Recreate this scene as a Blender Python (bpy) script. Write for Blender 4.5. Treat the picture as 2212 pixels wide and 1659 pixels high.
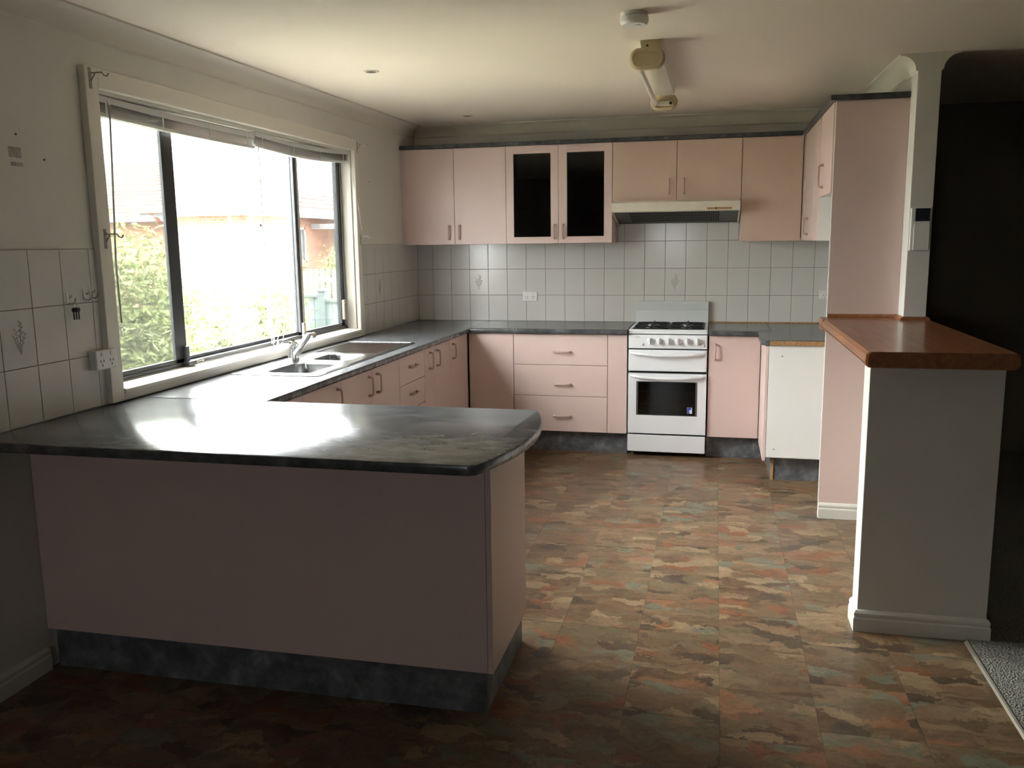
import bpy, math, random
from mathutils import Vector, Matrix

random.seed(7)
scene = bpy.context.scene
COL = scene.collection
for o in list(bpy.data.objects):
    bpy.data.objects.remove(o)

# ------------------------------------------------------------------ camera
CAM = (2.3249, -6.6470, 1.5117)
YAW, PITCH, ROLL, FPX = -0.230603, -0.162244, -0.012262, 1873.887


def cam_axes():
    cy, sy, cp, sp = math.cos(YAW), math.sin(YAW), math.cos(PITCH), math.sin(PITCH)
    f = Vector((sy * cp, cy * cp, sp))
    r = Vector((cy, -sy, 0))
    u = r.cross(f)
    cr, sr = math.cos(ROLL), math.sin(ROLL)
    return cr * r + sr * u, cr * u - sr * r, f


cd = bpy.data.cameras.new('camera')
cam = bpy.data.objects.new('camera', cd)
COL.objects.link(cam)
_r, _u, _f = cam_axes()
m = Matrix((( _r.x, _u.x, -_f.x, CAM[0]), (_r.y, _u.y, -_f.y, CAM[1]), (_r.z, _u.z, -_f.z, CAM[2]), (0, 0, 0, 1)))
cam.matrix_world = m
cd.sensor_fit = 'HORIZONTAL'
cd.sensor_width = 36.0
cd.lens = FPX / 2212 * 36.0
cd.clip_start = 0.05
cd.clip_end = 300
scene.camera = cam

# ------------------------------------------------------------------ sky, light, exposure
SKY = 26.0
w = bpy.data.worlds.new('world')
scene.world = w
w.use_nodes = True
wt = w.node_tree
bg = wt.nodes['Background']
bg.inputs[0].default_value = (0.975, 1.0, 1.03, 1)
# overcast sky: luminance rises from the horizon to the zenith as (1 + 2 sin h) / 3
wc = wt.nodes.new('ShaderNodeTexCoord')
wz = wt.nodes.new('ShaderNodeSeparateXYZ')
wt.links.new(wc.outputs['Generated'], wz.inputs[0])
wm = wt.nodes.new('ShaderNodeMapRange')
wm.inputs['From Min'].default_value = 0.0
wm.inputs['From Max'].default_value = 1.0
wm.inputs['To Min'].default_value = SKY / 3
wm.inputs['To Max'].default_value = SKY
wt.links.new(wz.outputs['Z'], wm.inputs['Value'])
wt.links.new(wm.outputs['Result'], bg.inputs[1])


def portal(name, loc, rot, sx, sy):
    pl = bpy.data.lights.new(name, 'AREA')
    pl.shape = 'RECTANGLE'
    pl.size = sx
    pl.size_y = sy
    pl.cycles.is_portal = True
    po = bpy.data.objects.new(name, pl)
    COL.objects.link(po)
    po.location = loc
    po.rotation_euler = rot


portal('window_portal', (-0.13, -2.458, 1.52), (0, -math.pi / 2, 0), 1.16, 2.44)
portal('fill_window_portal', (1.5, -9.63, 1.52), (math.pi / 2, 0, 0), 0.4, 0.3)  # sky sampling for the added rear window
scene.view_settings.view_transform = 'Standard'
scene.view_settings.look = 'None'
scene.view_settings.exposure = 2.38
scene.view_settings.gamma = 1.0
scene.view_settings.use_curve_mapping = False
scene.cycles.use_denoising = True
scene.cycles.max_bounces = 5
scene.cycles.diffuse_bounces = 4
scene.cycles.glossy_bounces = 3
scene.cycles.use_adaptive_sampling = True
scene.cycles.adaptive_threshold = 0.16
scene.cycles.adaptive_min_samples = 16
scene.cycles.transparent_max_bounces = 16
scene.cycles.sample_clamp_indirect = 4.0
scene.cycles.caustics_reflective = True
scene.cycles.blur_glossy = 3.0
scene.cycles.caustics_refractive = False

# ------------------------------------------------------------------ materials
MATS = {}


def new_mat(name):
    mt = bpy.data.materials.new(name)
    mt.use_nodes = True
    nt = mt.node_tree
    return mt, nt, nt.nodes['Principled BSDF'], nt.nodes['Material Output']


def N(nt, t, **kw):
    n = nt.nodes.new(t)
    for k, v in kw.items():
        if k in n.inputs.keys() if isinstance(k, str) else False:
            n.inputs[k].default_value = v
        else:
            setattr(n, k, v)
    return n


def ramp(nt, stops, mode='LINEAR'):
    n = nt.nodes.new('ShaderNodeValToRGB')
    n.color_ramp.interpolation = mode
    el = n.color_ramp.elements
    while len(el) < len(stops):
        el.new(0.5)
    for e, (p, c) in zip(el, stops):
        e.position = p
        e.color = (c[0], c[1], c[2], 1)
    return n


def plain(name, col, rough=0.5, metal=0.0, spec=0.5, var=0.0, vscale=6.0, bump=0.0, bscale=60.0, coat=0.0):
    mt, nt, b, out = new_mat(name)
    b.inputs['Base Color'].default_value = (*col, 1)
    b.inputs['Roughness'].default_value = rough
    b.inputs['Metallic'].default_value = metal
    b.inputs['Specular IOR Level'].default_value = spec
    b.inputs['Coat Weight'].default_value = coat
    if var > 0:
        tc = N(nt, 'ShaderNodeTexCoord')
        ns = N(nt, 'ShaderNodeTexNoise')
        ns.inputs['Scale'].default_value = vscale
        ns.inputs['Detail'].default_value = 5
        nt.links.new(tc.outputs['Object'], ns.inputs['Vector'])
        r = ramp(nt, [(0.3, [c * (1 - var) for c in col]), (0.7, [min(1, c * (1 + var)) for c in col])])
        nt.links.new(ns.outputs['Fac'], r.inputs['Fac'])
        nt.links.new(r.outputs['Color'], b.inputs['Base Color'])
    if bump > 0:
        tc = N(nt, 'ShaderNodeTexCoord')
        ns = N(nt, 'ShaderNodeTexNoise')
        ns.inputs['Scale'].default_value = bscale
        ns.inputs['Detail'].default_value = 3
        nt.links.new(tc.outputs['Object'], ns.inputs['Vector'])
        bp = N(nt, 'ShaderNodeBump')
        bp.inputs['Strength'].default_value = bump
        bp.inputs['Distance'].default_value = 0.002
        nt.links.new(ns.outputs['Fac'], bp.inputs['Height'])
        nt.links.new(bp.outputs['Normal'], b.inputs['Normal'])
    MATS[name] = mt
    return mt


plain('wall_paint', (0.66, 0.635, 0.585), 0.75, spec=0.3)
plain('ceiling_paint', (0.80, 0.715, 0.615), 0.8, spec=0.2)
plain('cornice_paint', (0.68, 0.63, 0.54), 0.7, spec=0.3)
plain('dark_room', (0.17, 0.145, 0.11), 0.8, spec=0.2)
plain('wood_white', (0.70, 0.655, 0.575), 0.45)
plain('tile', (0.60, 0.58, 0.545), 0.16)
plain('grout', (0.23, 0.195, 0.165), 0.9)
plain('motif', (0.455, 0.44, 0.41), 0.4)
plain('pink', (0.68, 0.515, 0.470), 0.34, spec=0.4)
plain('pink_tan', (0.60, 0.44, 0.355), 0.36, spec=0.4)  # darker, yellower pink for the hood and corner cupboard doors
plain('pink_handle', (0.56, 0.385, 0.335), 0.35)
plain('carcass_white', (0.80, 0.785, 0.75), 0.4)
plain('inside_dark', (0.10, 0.065, 0.05), 0.7)
plain('seam_dark', (0.02, 0.016, 0.014), 0.8)
plain('enamel', (0.80, 0.80, 0.82), 0.22)
plain('enamel_grey', (0.60, 0.615, 0.61), 0.3)
plain('hood_cream', (0.66, 0.60, 0.50), 0.4, var=0.05, vscale=12)
plain('hood_filter', (0.13, 0.13, 0.12), 0.5, metal=0.3)
plain('black_iron', (0.012, 0.012, 0.012), 0.45)
plain('black_gap', (0.004, 0.004, 0.004), 0.9)
plain('alu_burner', (0.55, 0.55, 0.53), 0.4, metal=0.7)
plain('oven_trim', (0.08, 0.08, 0.085), 0.35)
plain('steel', (0.40, 0.40, 0.41), 0.20, metal=1.0)
plain('steel_dull', (0.45, 0.44, 0.42), 0.35, metal=1.0)
plain('chrome', (0.72, 0.72, 0.72), 0.16, metal=1.0)
plain('window_alu', (0.032, 0.034, 0.038), 0.35, spec=0.5)
plain('window_track', (0.14, 0.125, 0.11), 0.4, metal=0.4)
plain('latch_grey', (0.30, 0.26, 0.22), 0.4)
plain('blind_slat', (0.62, 0.61, 0.60), 0.4)
plain('cord', (0.72, 0.70, 0.64), 0.7)
plain('wand', (0.30, 0.27, 0.25), 0.3)
plain('gpo_white', (0.72, 0.70, 0.66), 0.3)
plain('slot_dark', (0.02, 0.02, 0.02), 0.6)
plain('batten_cream', (0.50, 0.40, 0.25), 0.45)
plain('batten_white', (0.72, 0.67, 0.56), 0.4)
plain('tube_glass', (0.80, 0.77, 0.68), 0.2)
plain('sticker_blue', (0.05, 0.08, 0.45), 0.35)
plain('sticker_white', (0.75, 0.75, 0.78), 0.35)
plain('screen_dark', (0.008, 0.010, 0.014), 0.3)
plain('brass_strip', (0.55, 0.5, 0.4), 0.35, metal=0.8)
plain('skirt_white', (0.68, 0.65, 0.59), 0.45)
plain('chip', (0.38, 0.21, 0.09), 0.85, var=0.25, vscale=60)
plain('stain', (0.36, 0.34, 0.30), 0.8, var=0.2, vscale=40)
plain('pencil_grey', (0.2, 0.2, 0.2), 0.6)
# outdoors
plain('leaf_mid', (0.150, 0.175, 0.075), 0.6, spec=0.2)
plain('leaf_pale', (0.185, 0.205, 0.105), 0.6, spec=0.2)
plain('leaf_dark', (0.075, 0.090, 0.045), 0.6, spec=0.2)
plain('stem', (0.07, 0.055, 0.04), 0.85)
plain('lawn', (0.15, 0.14, 0.10), 0.9, var=0.3, vscale=3)
plain('roof_tile', (0.103, 0.073, 0.064), 0.8, var=0.25, vscale=1.2, spec=0.2)
plain('ext_white', (0.304, 0.304, 0.304), 0.6)
plain('ext_fascia', (0.104, 0.123, 0.142), 0.6)
plain('ext_eave', (0.05, 0.05, 0.05), 0.8)
plain('ext_gutter', (0.190, 0.085, 0.067), 0.6)
plain('downpipe_red', (0.209, 0.057, 0.034), 0.6)
plain('ext_glass', (0.04, 0.042, 0.045), 0.15)
plain('fence_teal', (0.125, 0.154, 0.146), 0.6)
plain('fence_post', (0.082, 0.100, 0.097), 0.6)
plain('picket', (0.186, 0.193, 0.173), 0.6)


def laminate(name, rough, dark=1.0, scale=20.0, stretch=(1.0, 1.0, 1.0), spec=0.75):
    mt, nt, b, out = new_mat(name)
    tc = N(nt, 'ShaderNodeTexCoord')
    mp = N(nt, 'ShaderNodeMapping')
    mp.inputs['Scale'].default_value = stretch
    nt.links.new(tc.outputs['Object'], mp.inputs['Vector'])
    n1 = N(nt, 'ShaderNodeTexNoise')
    n1.inputs['Scale'].default_value = scale
    n1.inputs['Detail'].default_value = 5
    n1.inputs['Roughness'].default_value = 0.6
    nt.links.new(mp.outputs['Vector'], n1.inputs['Vector'])
    r = ramp(nt, [(0.30, (0.038 * dark, 0.040 * dark, 0.043 * dark)), (0.48, (0.066 * dark, 0.068 * dark, 0.071 * dark)),
                  (0.60, (0.098 * dark, 0.100 * dark, 0.104 * dark)), (0.74, (0.155 * dark, 0.160 * dark, 0.168 * dark))])
    nt.links.new(n1.outputs['Fac'], r.inputs['Fac'])
    nt.links.new(r.outputs['Color'], b.inputs['Base Color'])
    b.inputs['Roughness'].default_value = rough
    b.inputs['Specular IOR Level'].default_value = spec
    MATS[name] = mt


laminate('bench_laminate', 0.22, 1.15, 15, (0.8, 1.6, 1.0), 0.6)
laminate('kick_laminate', 0.38, 1.7, 13, spec=0.5)
laminate('trim_laminate', 0.4, 0.8, spec=0.4)


def wood(name, c1, c2, rough):
    mt, nt, b, out = new_mat(name)
    tc = N(nt, 'ShaderNodeTexCoord')
    mp = N(nt, 'ShaderNodeMapping')
    mp.inputs['Scale'].default_value = (14, 1.2, 14)
    nt.links.new(tc.outputs['Object'], mp.inputs['Vector'])
    n1 = N(nt, 'ShaderNodeTexNoise')
    n1.inputs['Scale'].default_value = 2.6
    n1.inputs['Detail'].default_value = 6
    n1.inputs['Distortion'].default_value = 0.4
    nt.links.new(mp.outputs['Vector'], n1.inputs['Vector'])
    r = ramp(nt, [(0.3, c1), (0.7, c2)])
    nt.links.new(n1.outputs['Fac'], r.inputs['Fac'])
    nt.links.new(r.outputs['Color'], b.inputs['Base Color'])
    b.inputs['Roughness'].default_value = rough
    b.inputs['Coat Weight'].default_value = 0.25
    b.inputs['Coat Roughness'].default_value = 0.08
    MATS[name] = mt


wood('cedar', (0.19, 0.070, 0.028), (0.34, 0.135, 0.055), 0.28)


def vinyl():
    mt, nt, b, out = new_mat('vinyl')
    L = nt.links.new
    tc = N(nt, 'ShaderNodeTexCoord')
    oi = N(nt, 'ShaderNodeObjectInfo')
    mul = N(nt, 'ShaderNodeVectorMath', operation='SCALE')
    mul.inputs[0].default_value = (37.0, 53.0, 11.0)
    L(oi.outputs['Random'], mul.inputs['Scale'])
    add = N(nt, 'ShaderNodeVectorMath', operation='ADD')
    L(tc.outputs['Object'], add.inputs[0])
    L(mul.outputs['Vector'], add.inputs[1])
    wob = N(nt, 'ShaderNodeTexNoise')
    wob.inputs['Scale'].default_value = 8
    wob.inputs['Detail'].default_value = 6
    wob.inputs['Roughness'].default_value = 0.65
    L(add.outputs['Vector'], wob.inputs['Vector'])
    sub = N(nt, 'ShaderNodeVectorMath', operation='SUBTRACT')
    L(wob.outputs['Color'], sub.inputs[0])
    sub.inputs[1].default_value = (0.5, 0.5, 0.5)
    ws = N(nt, 'ShaderNodeVectorMath', operation='MULTIPLY')
    L(sub.outputs['Vector'], ws.inputs[0])
    ws.inputs[1].default_value = (0.36, 0.20, 0)
    a2 = N(nt, 'ShaderNodeVectorMath', operation='ADD')
    L(add.outputs['Vector'], a2.inputs[0])
    L(ws.outputs['Vector'], a2.inputs[1])
    mp = N(nt, 'ShaderNodeMapping')
    mp.inputs['Scale'].default_value = (8.5, 16.5, 0.0)
    mp.inputs['Rotation'].default_value = (0, 0, 0.12)
    L(a2.outputs['Vector'], mp.inputs['Vector'])
    v = N(nt, 'ShaderNodeTexVoronoi')
    v.inputs['Scale'].default_value = 1.0
    L(mp.outputs['Vector'], v.inputs['Vector'])
    sx = N(nt, 'ShaderNodeSeparateColor')
    L(v.outputs['Color'], sx.inputs['Color'])
    r = ramp(nt, [(0.0, (0.165, 0.108, 0.066)), (0.14, (0.120, 0.076, 0.046)), (0.26, (0.215, 0.152, 0.096)),
                  (0.40, (0.150, 0.100, 0.064)), (0.52, (0.275, 0.208, 0.130)), (0.60, (0.205, 0.085, 0.044)),
                  (0.66, (0.145, 0.118, 0.074)), (0.79, (0.066, 0.050, 0.038)), (0.85, (0.150, 0.165, 0.128)),
                  (0.91, (0.240, 0.118, 0.066)), (0.945, (0.185, 0.138, 0.090))], 'CONSTANT')
    L(sx.outputs['Red'], r.inputs['Fac'])
    # second, finer brush layer
    mp2 = N(nt, 'ShaderNodeMapping')
    mp2.inputs['Scale'].default_value = (9, 30, 0)
    mp2.inputs['Location'].default_value = (3.3, 1.7, 0)
    L(a2.outputs['Vector'], mp2.inputs['Vector'])
    n2 = N(nt, 'ShaderNodeTexNoise')
    n2.inputs['Scale'].default_value = 1.4
    n2.inputs['Detail'].default_value = 7
    n2.inputs['Roughness'].default_value = 0.7
    L(mp2.outputs['Vector'], n2.inputs['Vector'])
    r2 = ramp(nt, [(0.30, (0.48, 0.42, 0.36)), (0.5, (0.96, 0.88, 0.78)), (0.72, (1.27, 1.17, 1.0))])
    L(n2.outputs['Fac'], r2.inputs['Fac'])
    # broader washes underneath, so that patches blend in places
    mp3 = N(nt, 'ShaderNodeMapping')
    mp3.inputs['Scale'].default_value = (4.0, 8.0, 0)
    mp3.inputs['Location'].default_value = (1.1, 4.2, 0)
    L(a2.outputs['Vector'], mp3.inputs['Vector'])
    v3 = N(nt, 'ShaderNodeTexVoronoi')
    v3.inputs['Scale'].default_value = 1.0
    L(mp3.outputs['Vector'], v3.inputs['Vector'])
    s3 = N(nt, 'ShaderNodeSeparateColor')
    L(v3.outputs['Color'], s3.inputs['Color'])
    r3 = ramp(nt, [(0.0, (0.165, 0.118, 0.074)), (0.3, (0.105, 0.070, 0.045)), (0.55, (0.220, 0.168, 0.108)), (0.75, (0.165, 0.092, 0.056)), (0.88, (0.130, 0.120, 0.082))], 'CONSTANT')
    L(s3.outputs['Green'], r3.inputs['Fac'])
    mb3 = N(nt, 'ShaderNodeMix', data_type='RGBA')
    mb3.inputs['Factor'].default_value = 0.22
    L(r.outputs['Color'], mb3.inputs['A'])
    L(r3.outputs['Color'], mb3.inputs['B'])
    mx = N(nt, 'ShaderNodeMix', data_type='RGBA', blend_type='MULTIPLY')
    mx.inputs['Factor'].default_value = 1.0
    L(mb3.outputs['Result'], mx.inputs['A'])
    L(r2.outputs['Color'], mx.inputs['B'])
    L(mx.outputs['Result'], b.inputs['Base Color'])
    b.inputs['Roughness'].default_value = 0.33
    b.inputs['Specular IOR Level'].default_value = 0.3
    bp = N(nt, 'ShaderNodeBump')
    bp.inputs['Strength'].default_value = 0.15
    bp.inputs['Distance'].default_value = 0.001
    L(n2.outputs['Fac'], bp.inputs['Height'])
    L(bp.outputs['Normal'], b.inputs['Normal'])
    MATS['vinyl'] = mt


vinyl()


def carpet():
    mt, nt, b, out = new_mat('carpet')
    L = nt.links.new
    tc = N(nt, 'ShaderNodeTexCoord')
    mp = N(nt, 'ShaderNodeMapping')
    mp.inputs['Rotation'].default_value = (0, 0, 0.6)
    L(tc.outputs['Object'], mp.inputs['Vector'])
    ch = N(nt, 'ShaderNodeTexVoronoi')
    ch.inputs['Scale'].default_value = 130
    L(mp.outputs['Vector'], ch.inputs['Vector'])
    r = ramp(nt, [(0.0, (0.42, 0.40, 0.35)), (0.6, (0.20, 0.19, 0.165))])
    L(ch.outputs['Distance'], r.inputs['Fac'])
    L(r.outputs['Color'], b.inputs['Base Color'])
    b.inputs['Roughness'].default_value = 0.95
    b.inputs['Specular IOR Level'].default_value = 0.1
    bp = N(nt, 'ShaderNodeBump')
    bp.inputs['Distance'].default_value = 0.004
    L(ch.outputs['Distance'], bp.inputs['Height'])
    bp.invert = True
    L(bp.outputs['Normal'], b.inputs['Normal'])
    MATS['carpet'] = mt


carpet()


def glass(name, tint, gloss, dust=0.0):
    mt, nt, b, out = new_mat(name)
    nt.nodes.remove(b)
    L = nt.links.new
    t = N(nt, 'ShaderNodeBsdfTransparent')
    t.inputs['Color'].default_value = (*tint, 1)
    g = N(nt, 'ShaderNodeBsdfGlossy')
    g.inputs['Roughness'].default_value = 0.03
    g.inputs['Color'].default_value = (0.9, 0.9, 0.9, 1)
    fr = N(nt, 'ShaderNodeFresnel')
    fr.inputs['IOR'].default_value = 1.45
    mul = N(nt, 'ShaderNodeMath', operation='MULTIPLY')
    L(fr.outputs[0], mul.inputs[0])
    mul.inputs[1].default_value = gloss
    mx = N(nt, 'ShaderNodeMixShader')
    L(mul.outputs[0], mx.inputs[0])
    L(t.outputs[0], mx.inputs[1])
    L(g.outputs[0], mx.inputs[2])
    last = mx
    if dust > 0:
        d = N(nt, 'ShaderNodeBsdfTranslucent')
        d.inputs['Color'].default_value = (0.8, 0.8, 0.75, 1)
        m2 = N(nt, 'ShaderNodeMixShader')
        m2.inputs[0].default_value = dust
        L(mx.outputs[0], m2.inputs[1])
        L(d.outputs[0], m2.inputs[2])
        last = m2
    L(last.outputs[0], out.inputs['Surface'])
    MATS[name] = mt


glass('pane_clear', (0.97, 0.98, 0.97), 0.6)
glass('pane_side', (0.58, 0.59, 0.56), 0.6, 0.004)
glass('pane_right', (0.56, 0.57, 0.56), 0.6)
glass('oven_glass', (0.35, 0.35, 0.35), 0.8)
glass('cabinet_glass', (0.34, 0.30, 0.29), 0.7)


def brick():
    mt, nt, b, out = new_mat('brick_ext')
    L = nt.links.new
    tc = N(nt, 'ShaderNodeTexCoord')
    sp = N(nt, 'ShaderNodeSeparateXYZ')
    L(tc.outputs['Object'], sp.inputs[0])
    ad = N(nt, 'ShaderNodeMath', operation='ADD')
    L(sp.outputs['X'], ad.inputs[0])
    L(sp.outputs['Y'], ad.inputs[1])
    cb = N(nt, 'ShaderNodeCombineXYZ')
    L(ad.outputs[0], cb.inputs['X'])
    L(sp.outputs['Z'], cb.inputs['Y'])
    br = N(nt, 'ShaderNodeTexBrick')
    br.inputs['Scale'].default_value = 1.0
    br.inputs['Brick Width'].default_value = 0.24
    br.inputs['Row Height'].default_value = 0.086
    br.inputs['Mortar Size'].default_value = 0.01
    br.inputs['Color1'].default_value = (0.30, 0.125, 0.075, 1)
    br.inputs['Color2'].default_value = (0.25, 0.11, 0.07, 1)
    br.inputs['Mortar'].default_value = (0.22,0.2,0.18,1)
    L(cb.outputs[0], br.inputs['Vector'])
    L(br.outputs['Color'], b.inputs['Base Color'])
    b.inputs['Roughness'].default_value = 0.9
    MATS['brick_ext'] = mt


brick()


# ------------------------------------------------------------------ mesh helpers
class MB:
    def __init__(s):
        s.v, s.f = [], []

    def add(s, vs, fs):
        b = len(s.v)
        s.v += [tuple(p) for p in vs]
        s.f += [tuple(i + b for i in f) for f in fs]
        return s

    def box(s, x0, x1, y0, y1, z0, z1):
        x0, x1 = min(x0, x1), max(x0, x1)
        y0, y1 = min(y0, y1), max(y0, y1)
        z0, z1 = min(z0, z1), max(z0, z1)
        return s.add([(x0, y0, z0), (x1, y0, z0), (x1, y1, z0), (x0, y1, z0), (x0, y0, z1), (x1, y0, z1), (x1, y1, z1), (x0, y1, z1)],
                     [(0, 3, 2, 1), (4, 5, 6, 7), (0, 1, 5, 4), (1, 2, 6, 5), (2, 3, 7, 6), (3, 0, 4, 7)])

    def loft(s, rings, cap=True, closed=True):
        n = len(rings[0])
        b = len(s.v)
        for r in rings:
            s.v += [tuple(p) for p in r]
        for i in range(len(rings) - 1):
            for j in range(n if closed else n - 1):
                k = (j + 1) % n
                s.f.append((b + i * n + j, b + i * n + k, b + (i + 1) * n + k, b + (i + 1) * n + j))
        if cap:
            s.f.append(tuple(b + j for j in reversed(range(n))))
            s.f.append(tuple(b + (len(rings) - 1) * n + j for j in range(n)))
        return s

    def prism(s, poly, axis, a, b_):
        """poly: 2D points, axis the extrusion axis; the 2D pair is the other two axes in order"""
        def P(p, t):
            return {0: (t, p[0], p[1]), 1: (p[0], t, p[1]), 2: (p[0], p[1], t)}[axis]
        return s.loft([[P(p, a) for p in poly], [P(p, b_) for p in poly]])

    def tube(s, pts, r, n=8, cap=True, flat=1.0):
        pts = [Vector(p) for p in pts]
        rings = []
        up = None
        for i, p in enumerate(pts):
            t = (pts[min(i + 1, len(pts) - 1)] - pts[max(i - 1, 0)]).normalized()
            if up is None:
                a = Vector((0, 0, 1)) if abs(t.z) < 0.9 else Vector((1, 0, 0))
                up = (a - t * a.dot(t)).normalized()
            else:
                up = (up - t * up.dot(t)).normalized()
            sd = t.cross(up)
            rr = r[i] if isinstance(r, (list, tuple)) else r
            rings.append([p + up * (rr * math.sin(2 * math.pi * k / n)) + sd * (rr * flat * math.cos(2 * math.pi * k / n)) for k in range(n)])
        return s.loft(rings, cap)

    def cyl(s, p0, p1, r, n=16):
        return s.tube([p0, p1], r, n)

    def lathe(s, c, prof, axis=2, n=24, cap=True):
        """prof: list of (radius, height along axis)"""
        rings = []
        for (r, h) in prof:
            ring = []
            for k in range(n):
                a = 2 * math.pi * k / n
                u, v = r * math.cos(a), r * math.sin(a)
                d = {2: (u, v, h), 1: (u, h, v), 0: (h, u, v)}[axis]
                ring.append((c[0] + d[0], c[1] + d[1], c[2] + d[2]))
            rings.append(ring)
        return s.loft(rings, cap)


WLOC = {}


def mesh_from(mb, name, mat, origin, bevel=0.0):
    me = bpy.data.meshes.new(name)
    me.from_pydata([(x - origin[0], y - origin[1], z - origin[2]) for x, y, z in mb.v], [], mb.f)
    me.materials.append(MATS[mat])
    me.update()
    import bmesh
    bm = bmesh.new()
    bm.from_mesh(me)
    bmesh.ops.recalc_face_normals(bm, faces=bm.faces)
    if bevel > 0:
        es = [e for e in bm.edges if len(e.link_faces) == 2 and e.calc_face_angle(0) > 0.5]
        bmesh.ops.bevel(bm, geom=es, offset=bevel, segments=2, profile=0.5, affect='EDGES', clamp_overlap=True)
    bm.to_mesh(me)
    bm.free()
    return me


def put(name, me, loc, parent=None):
    o = bpy.data.objects.new(name, me)
    COL.objects.link(o)
    WLOC[o.name] = Vector(loc)
    if parent is not None:
        o.parent = parent
        o.location = Vector(loc) - WLOC[parent.name]
    else:
        o.location = loc
    return o


def smooth(o, ang=0.6):
    for p in o.data.polygons:
        p.use_smooth = True
    o.data.set_sharp_from_angle(angle=ang)
    return o


def obj(name, mb, mat, parent=None, bevel=0.0, sm=False):
    xs = [p[0] for p in mb.v]; ys = [p[1] for p in mb.v]; zs = [p[2] for p in mb.v]
    c = ((min(xs) + max(xs)) / 2, (min(ys) + max(ys)) / 2, (min(zs) + max(zs)) / 2)
    o = put(name, mesh_from(mb, name, mat, c, bevel), c, parent)
    if sm:
        smooth(o)
    return o


def tag(o, label=None, cat=None, group=None, kind=None):
    if label: o['label'] = label
    if cat: o['category'] = cat
    if group: o['group'] = group
    if kind: o['kind'] = kind
    return o


def thing(name, label, cat, loc, group=None):
    o = bpy.data.objects.new(name, None)
    COL.objects.link(o)
    o.empty_display_size = 0.1
    o.location = loc
    WLOC[o.name] = Vector(loc)
    return tag(o, label, cat, group)


def struct(name, mb, mat, parent=None, bevel=0.0, sm=False):
    o = obj(name, mb, mat, parent, bevel, sm)
    if parent is None:
        o['kind'] = 'structure'
    return o


def box(*a):
    return MB().box(*a)


# ------------------------------------------------------------------ room shell
XR0, XR1 = 3.25, 3.355          # right wall, left and right faces
YN = -1.95                      # its free end


def zc(y):
    return 2.402 + 0.0095 * y


WY0, WY1, WZ0, WZ1 = -3.665, -1.25, 0.935, 2.107   # window opening
wl = MB()
wl.box(-0.11, 0, -9.5, WY0, -0.7, 2.5).box(-0.11, 0, WY1, 0.12, -0.7, 2.5)
wl.box(-0.11, 0, WY0, WY1, -0.7, WZ0).box(-0.11, 0, WY0, WY1, WZ1, 2.5)
wall_left = struct('wall_left', wl, 'wall_paint')
wall_back = struct('wall_back', box(0, XR1, 0, 0.12, -0.05, 2.5), 'wall_paint')
wall_right = struct('wall_right', box(XR0, XR1, YN, 0, -0.003, 2.39), 'wall_paint', bevel=0.002)
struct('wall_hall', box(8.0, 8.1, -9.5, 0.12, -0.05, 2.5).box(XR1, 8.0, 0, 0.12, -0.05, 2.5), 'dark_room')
struct('wall_front', box(0, 1.30, -9.6, -9.5, -0.05, 2.5).box(1.70, 8.0, -9.6, -9.5, -0.05, 2.5).box(1.30, 1.70, -9.6, -9.5, -0.05, 1.37).box(1.30, 1.70, -9.6, -9.5, 1.67, 2.5), 'wall_paint')
w2 = MB().box(1.30, 1.325, -9.6, -9.5, 1.37, 1.67).box(1.675, 1.70, -9.6, -9.5, 1.37, 1.67).box(1.325, 1.675, -9.6, -9.5, 1.37, 1.395).box(1.325, 1.675, -9.6, -9.5, 1.645, 1.67)
w2 = struct('fill_window', w2, 'wood_white')  # unseen window added behind the camera as fill light for the peninsula front
struct('pane', box(1.325, 1.675, -9.552, -9.548, 1.395, 1.645), 'pane_clear', w2)
cm = MB()
cm.loft([[(-0.11, -9.6, zc(-9.6)), (8.1, -9.6, zc(-9.6)), (8.1, -9.6, 2.6), (-0.11, -9.6, 2.6)],
         [(-0.11, 0.12, zc(0.12)), (8.1, 0.12, zc(0.12)), (8.1, 0.12, 2.6), (-0.11, 0.12, 2.6)]])
struct('ceiling', cm, 'ceiling_paint')

# floor: base slab plus individual vinyl tiles
plain('floor_base', (0.10, 0.07, 0.045), 0.8)
floor = struct('floor', box(0, 8.0, -9.5, 0, -0.06, -0.003), 'floor_base')
P = 0.305
gap = 0.0004
full = mesh_from(MB().box(-P / 2 + gap, P / 2 - gap, -P / 2 + gap, P / 2 - gap, -0.003, 0.0), 'tile_mesh', 'vinyl', (0, 0, 0))
XF = 3.275
for ci in range(-8, 4):
    x0, x1 = 2.372 + ci * P, 2.372 + (ci + 1) * P
    if x1 < 0.01 or x0 > XF:
        continue
    off = -1.27 + (0.21 if ci == 0 else 0.0)
    for ri in range(-20, 6):
        y0, y1 = off + ri * P, off + (ri + 1) * P
        if y1 > 0 or y0 < -6.2:
            continue
        if (x1 < 0.5 and y0 > -4.1) or (y0 > -0.45) or (x1 < 1.55 and -4.05 < y0 and y1 < -3.65):
            continue
        cx0, cx1 = max(x0, 0.0), min(x1, XF)
        if cx1 - cx0 < 0.02:
            continue
        if cx1 - cx0 > P - 1e-4:
            put('tile', full, ((x0 + x1) / 2, (y0 + y1) / 2, 0), floor)
        else:
            obj('tile', MB().box(cx0 + gap, cx1 - gap, y0 + gap, y1 - gap, -0.003, 0), 'vinyl', floor)
struct('floor_carpet', box(XF + 0.012, 8.0, -9.5, -0.0, -0.002, 0.006).box(0, XF, -9.5, -6.24, -0.002, 0.006), 'carpet')
struct('trim_9', MB().prism([(XF - 0.004, 0.0), (XF + 0.002, 0.006), (XF + 0.008, 0.009), (XF + 0.014, 0.006), (XF + 0.014, 0)], 1, -6.2, -3.27), 'brass_strip')

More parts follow.
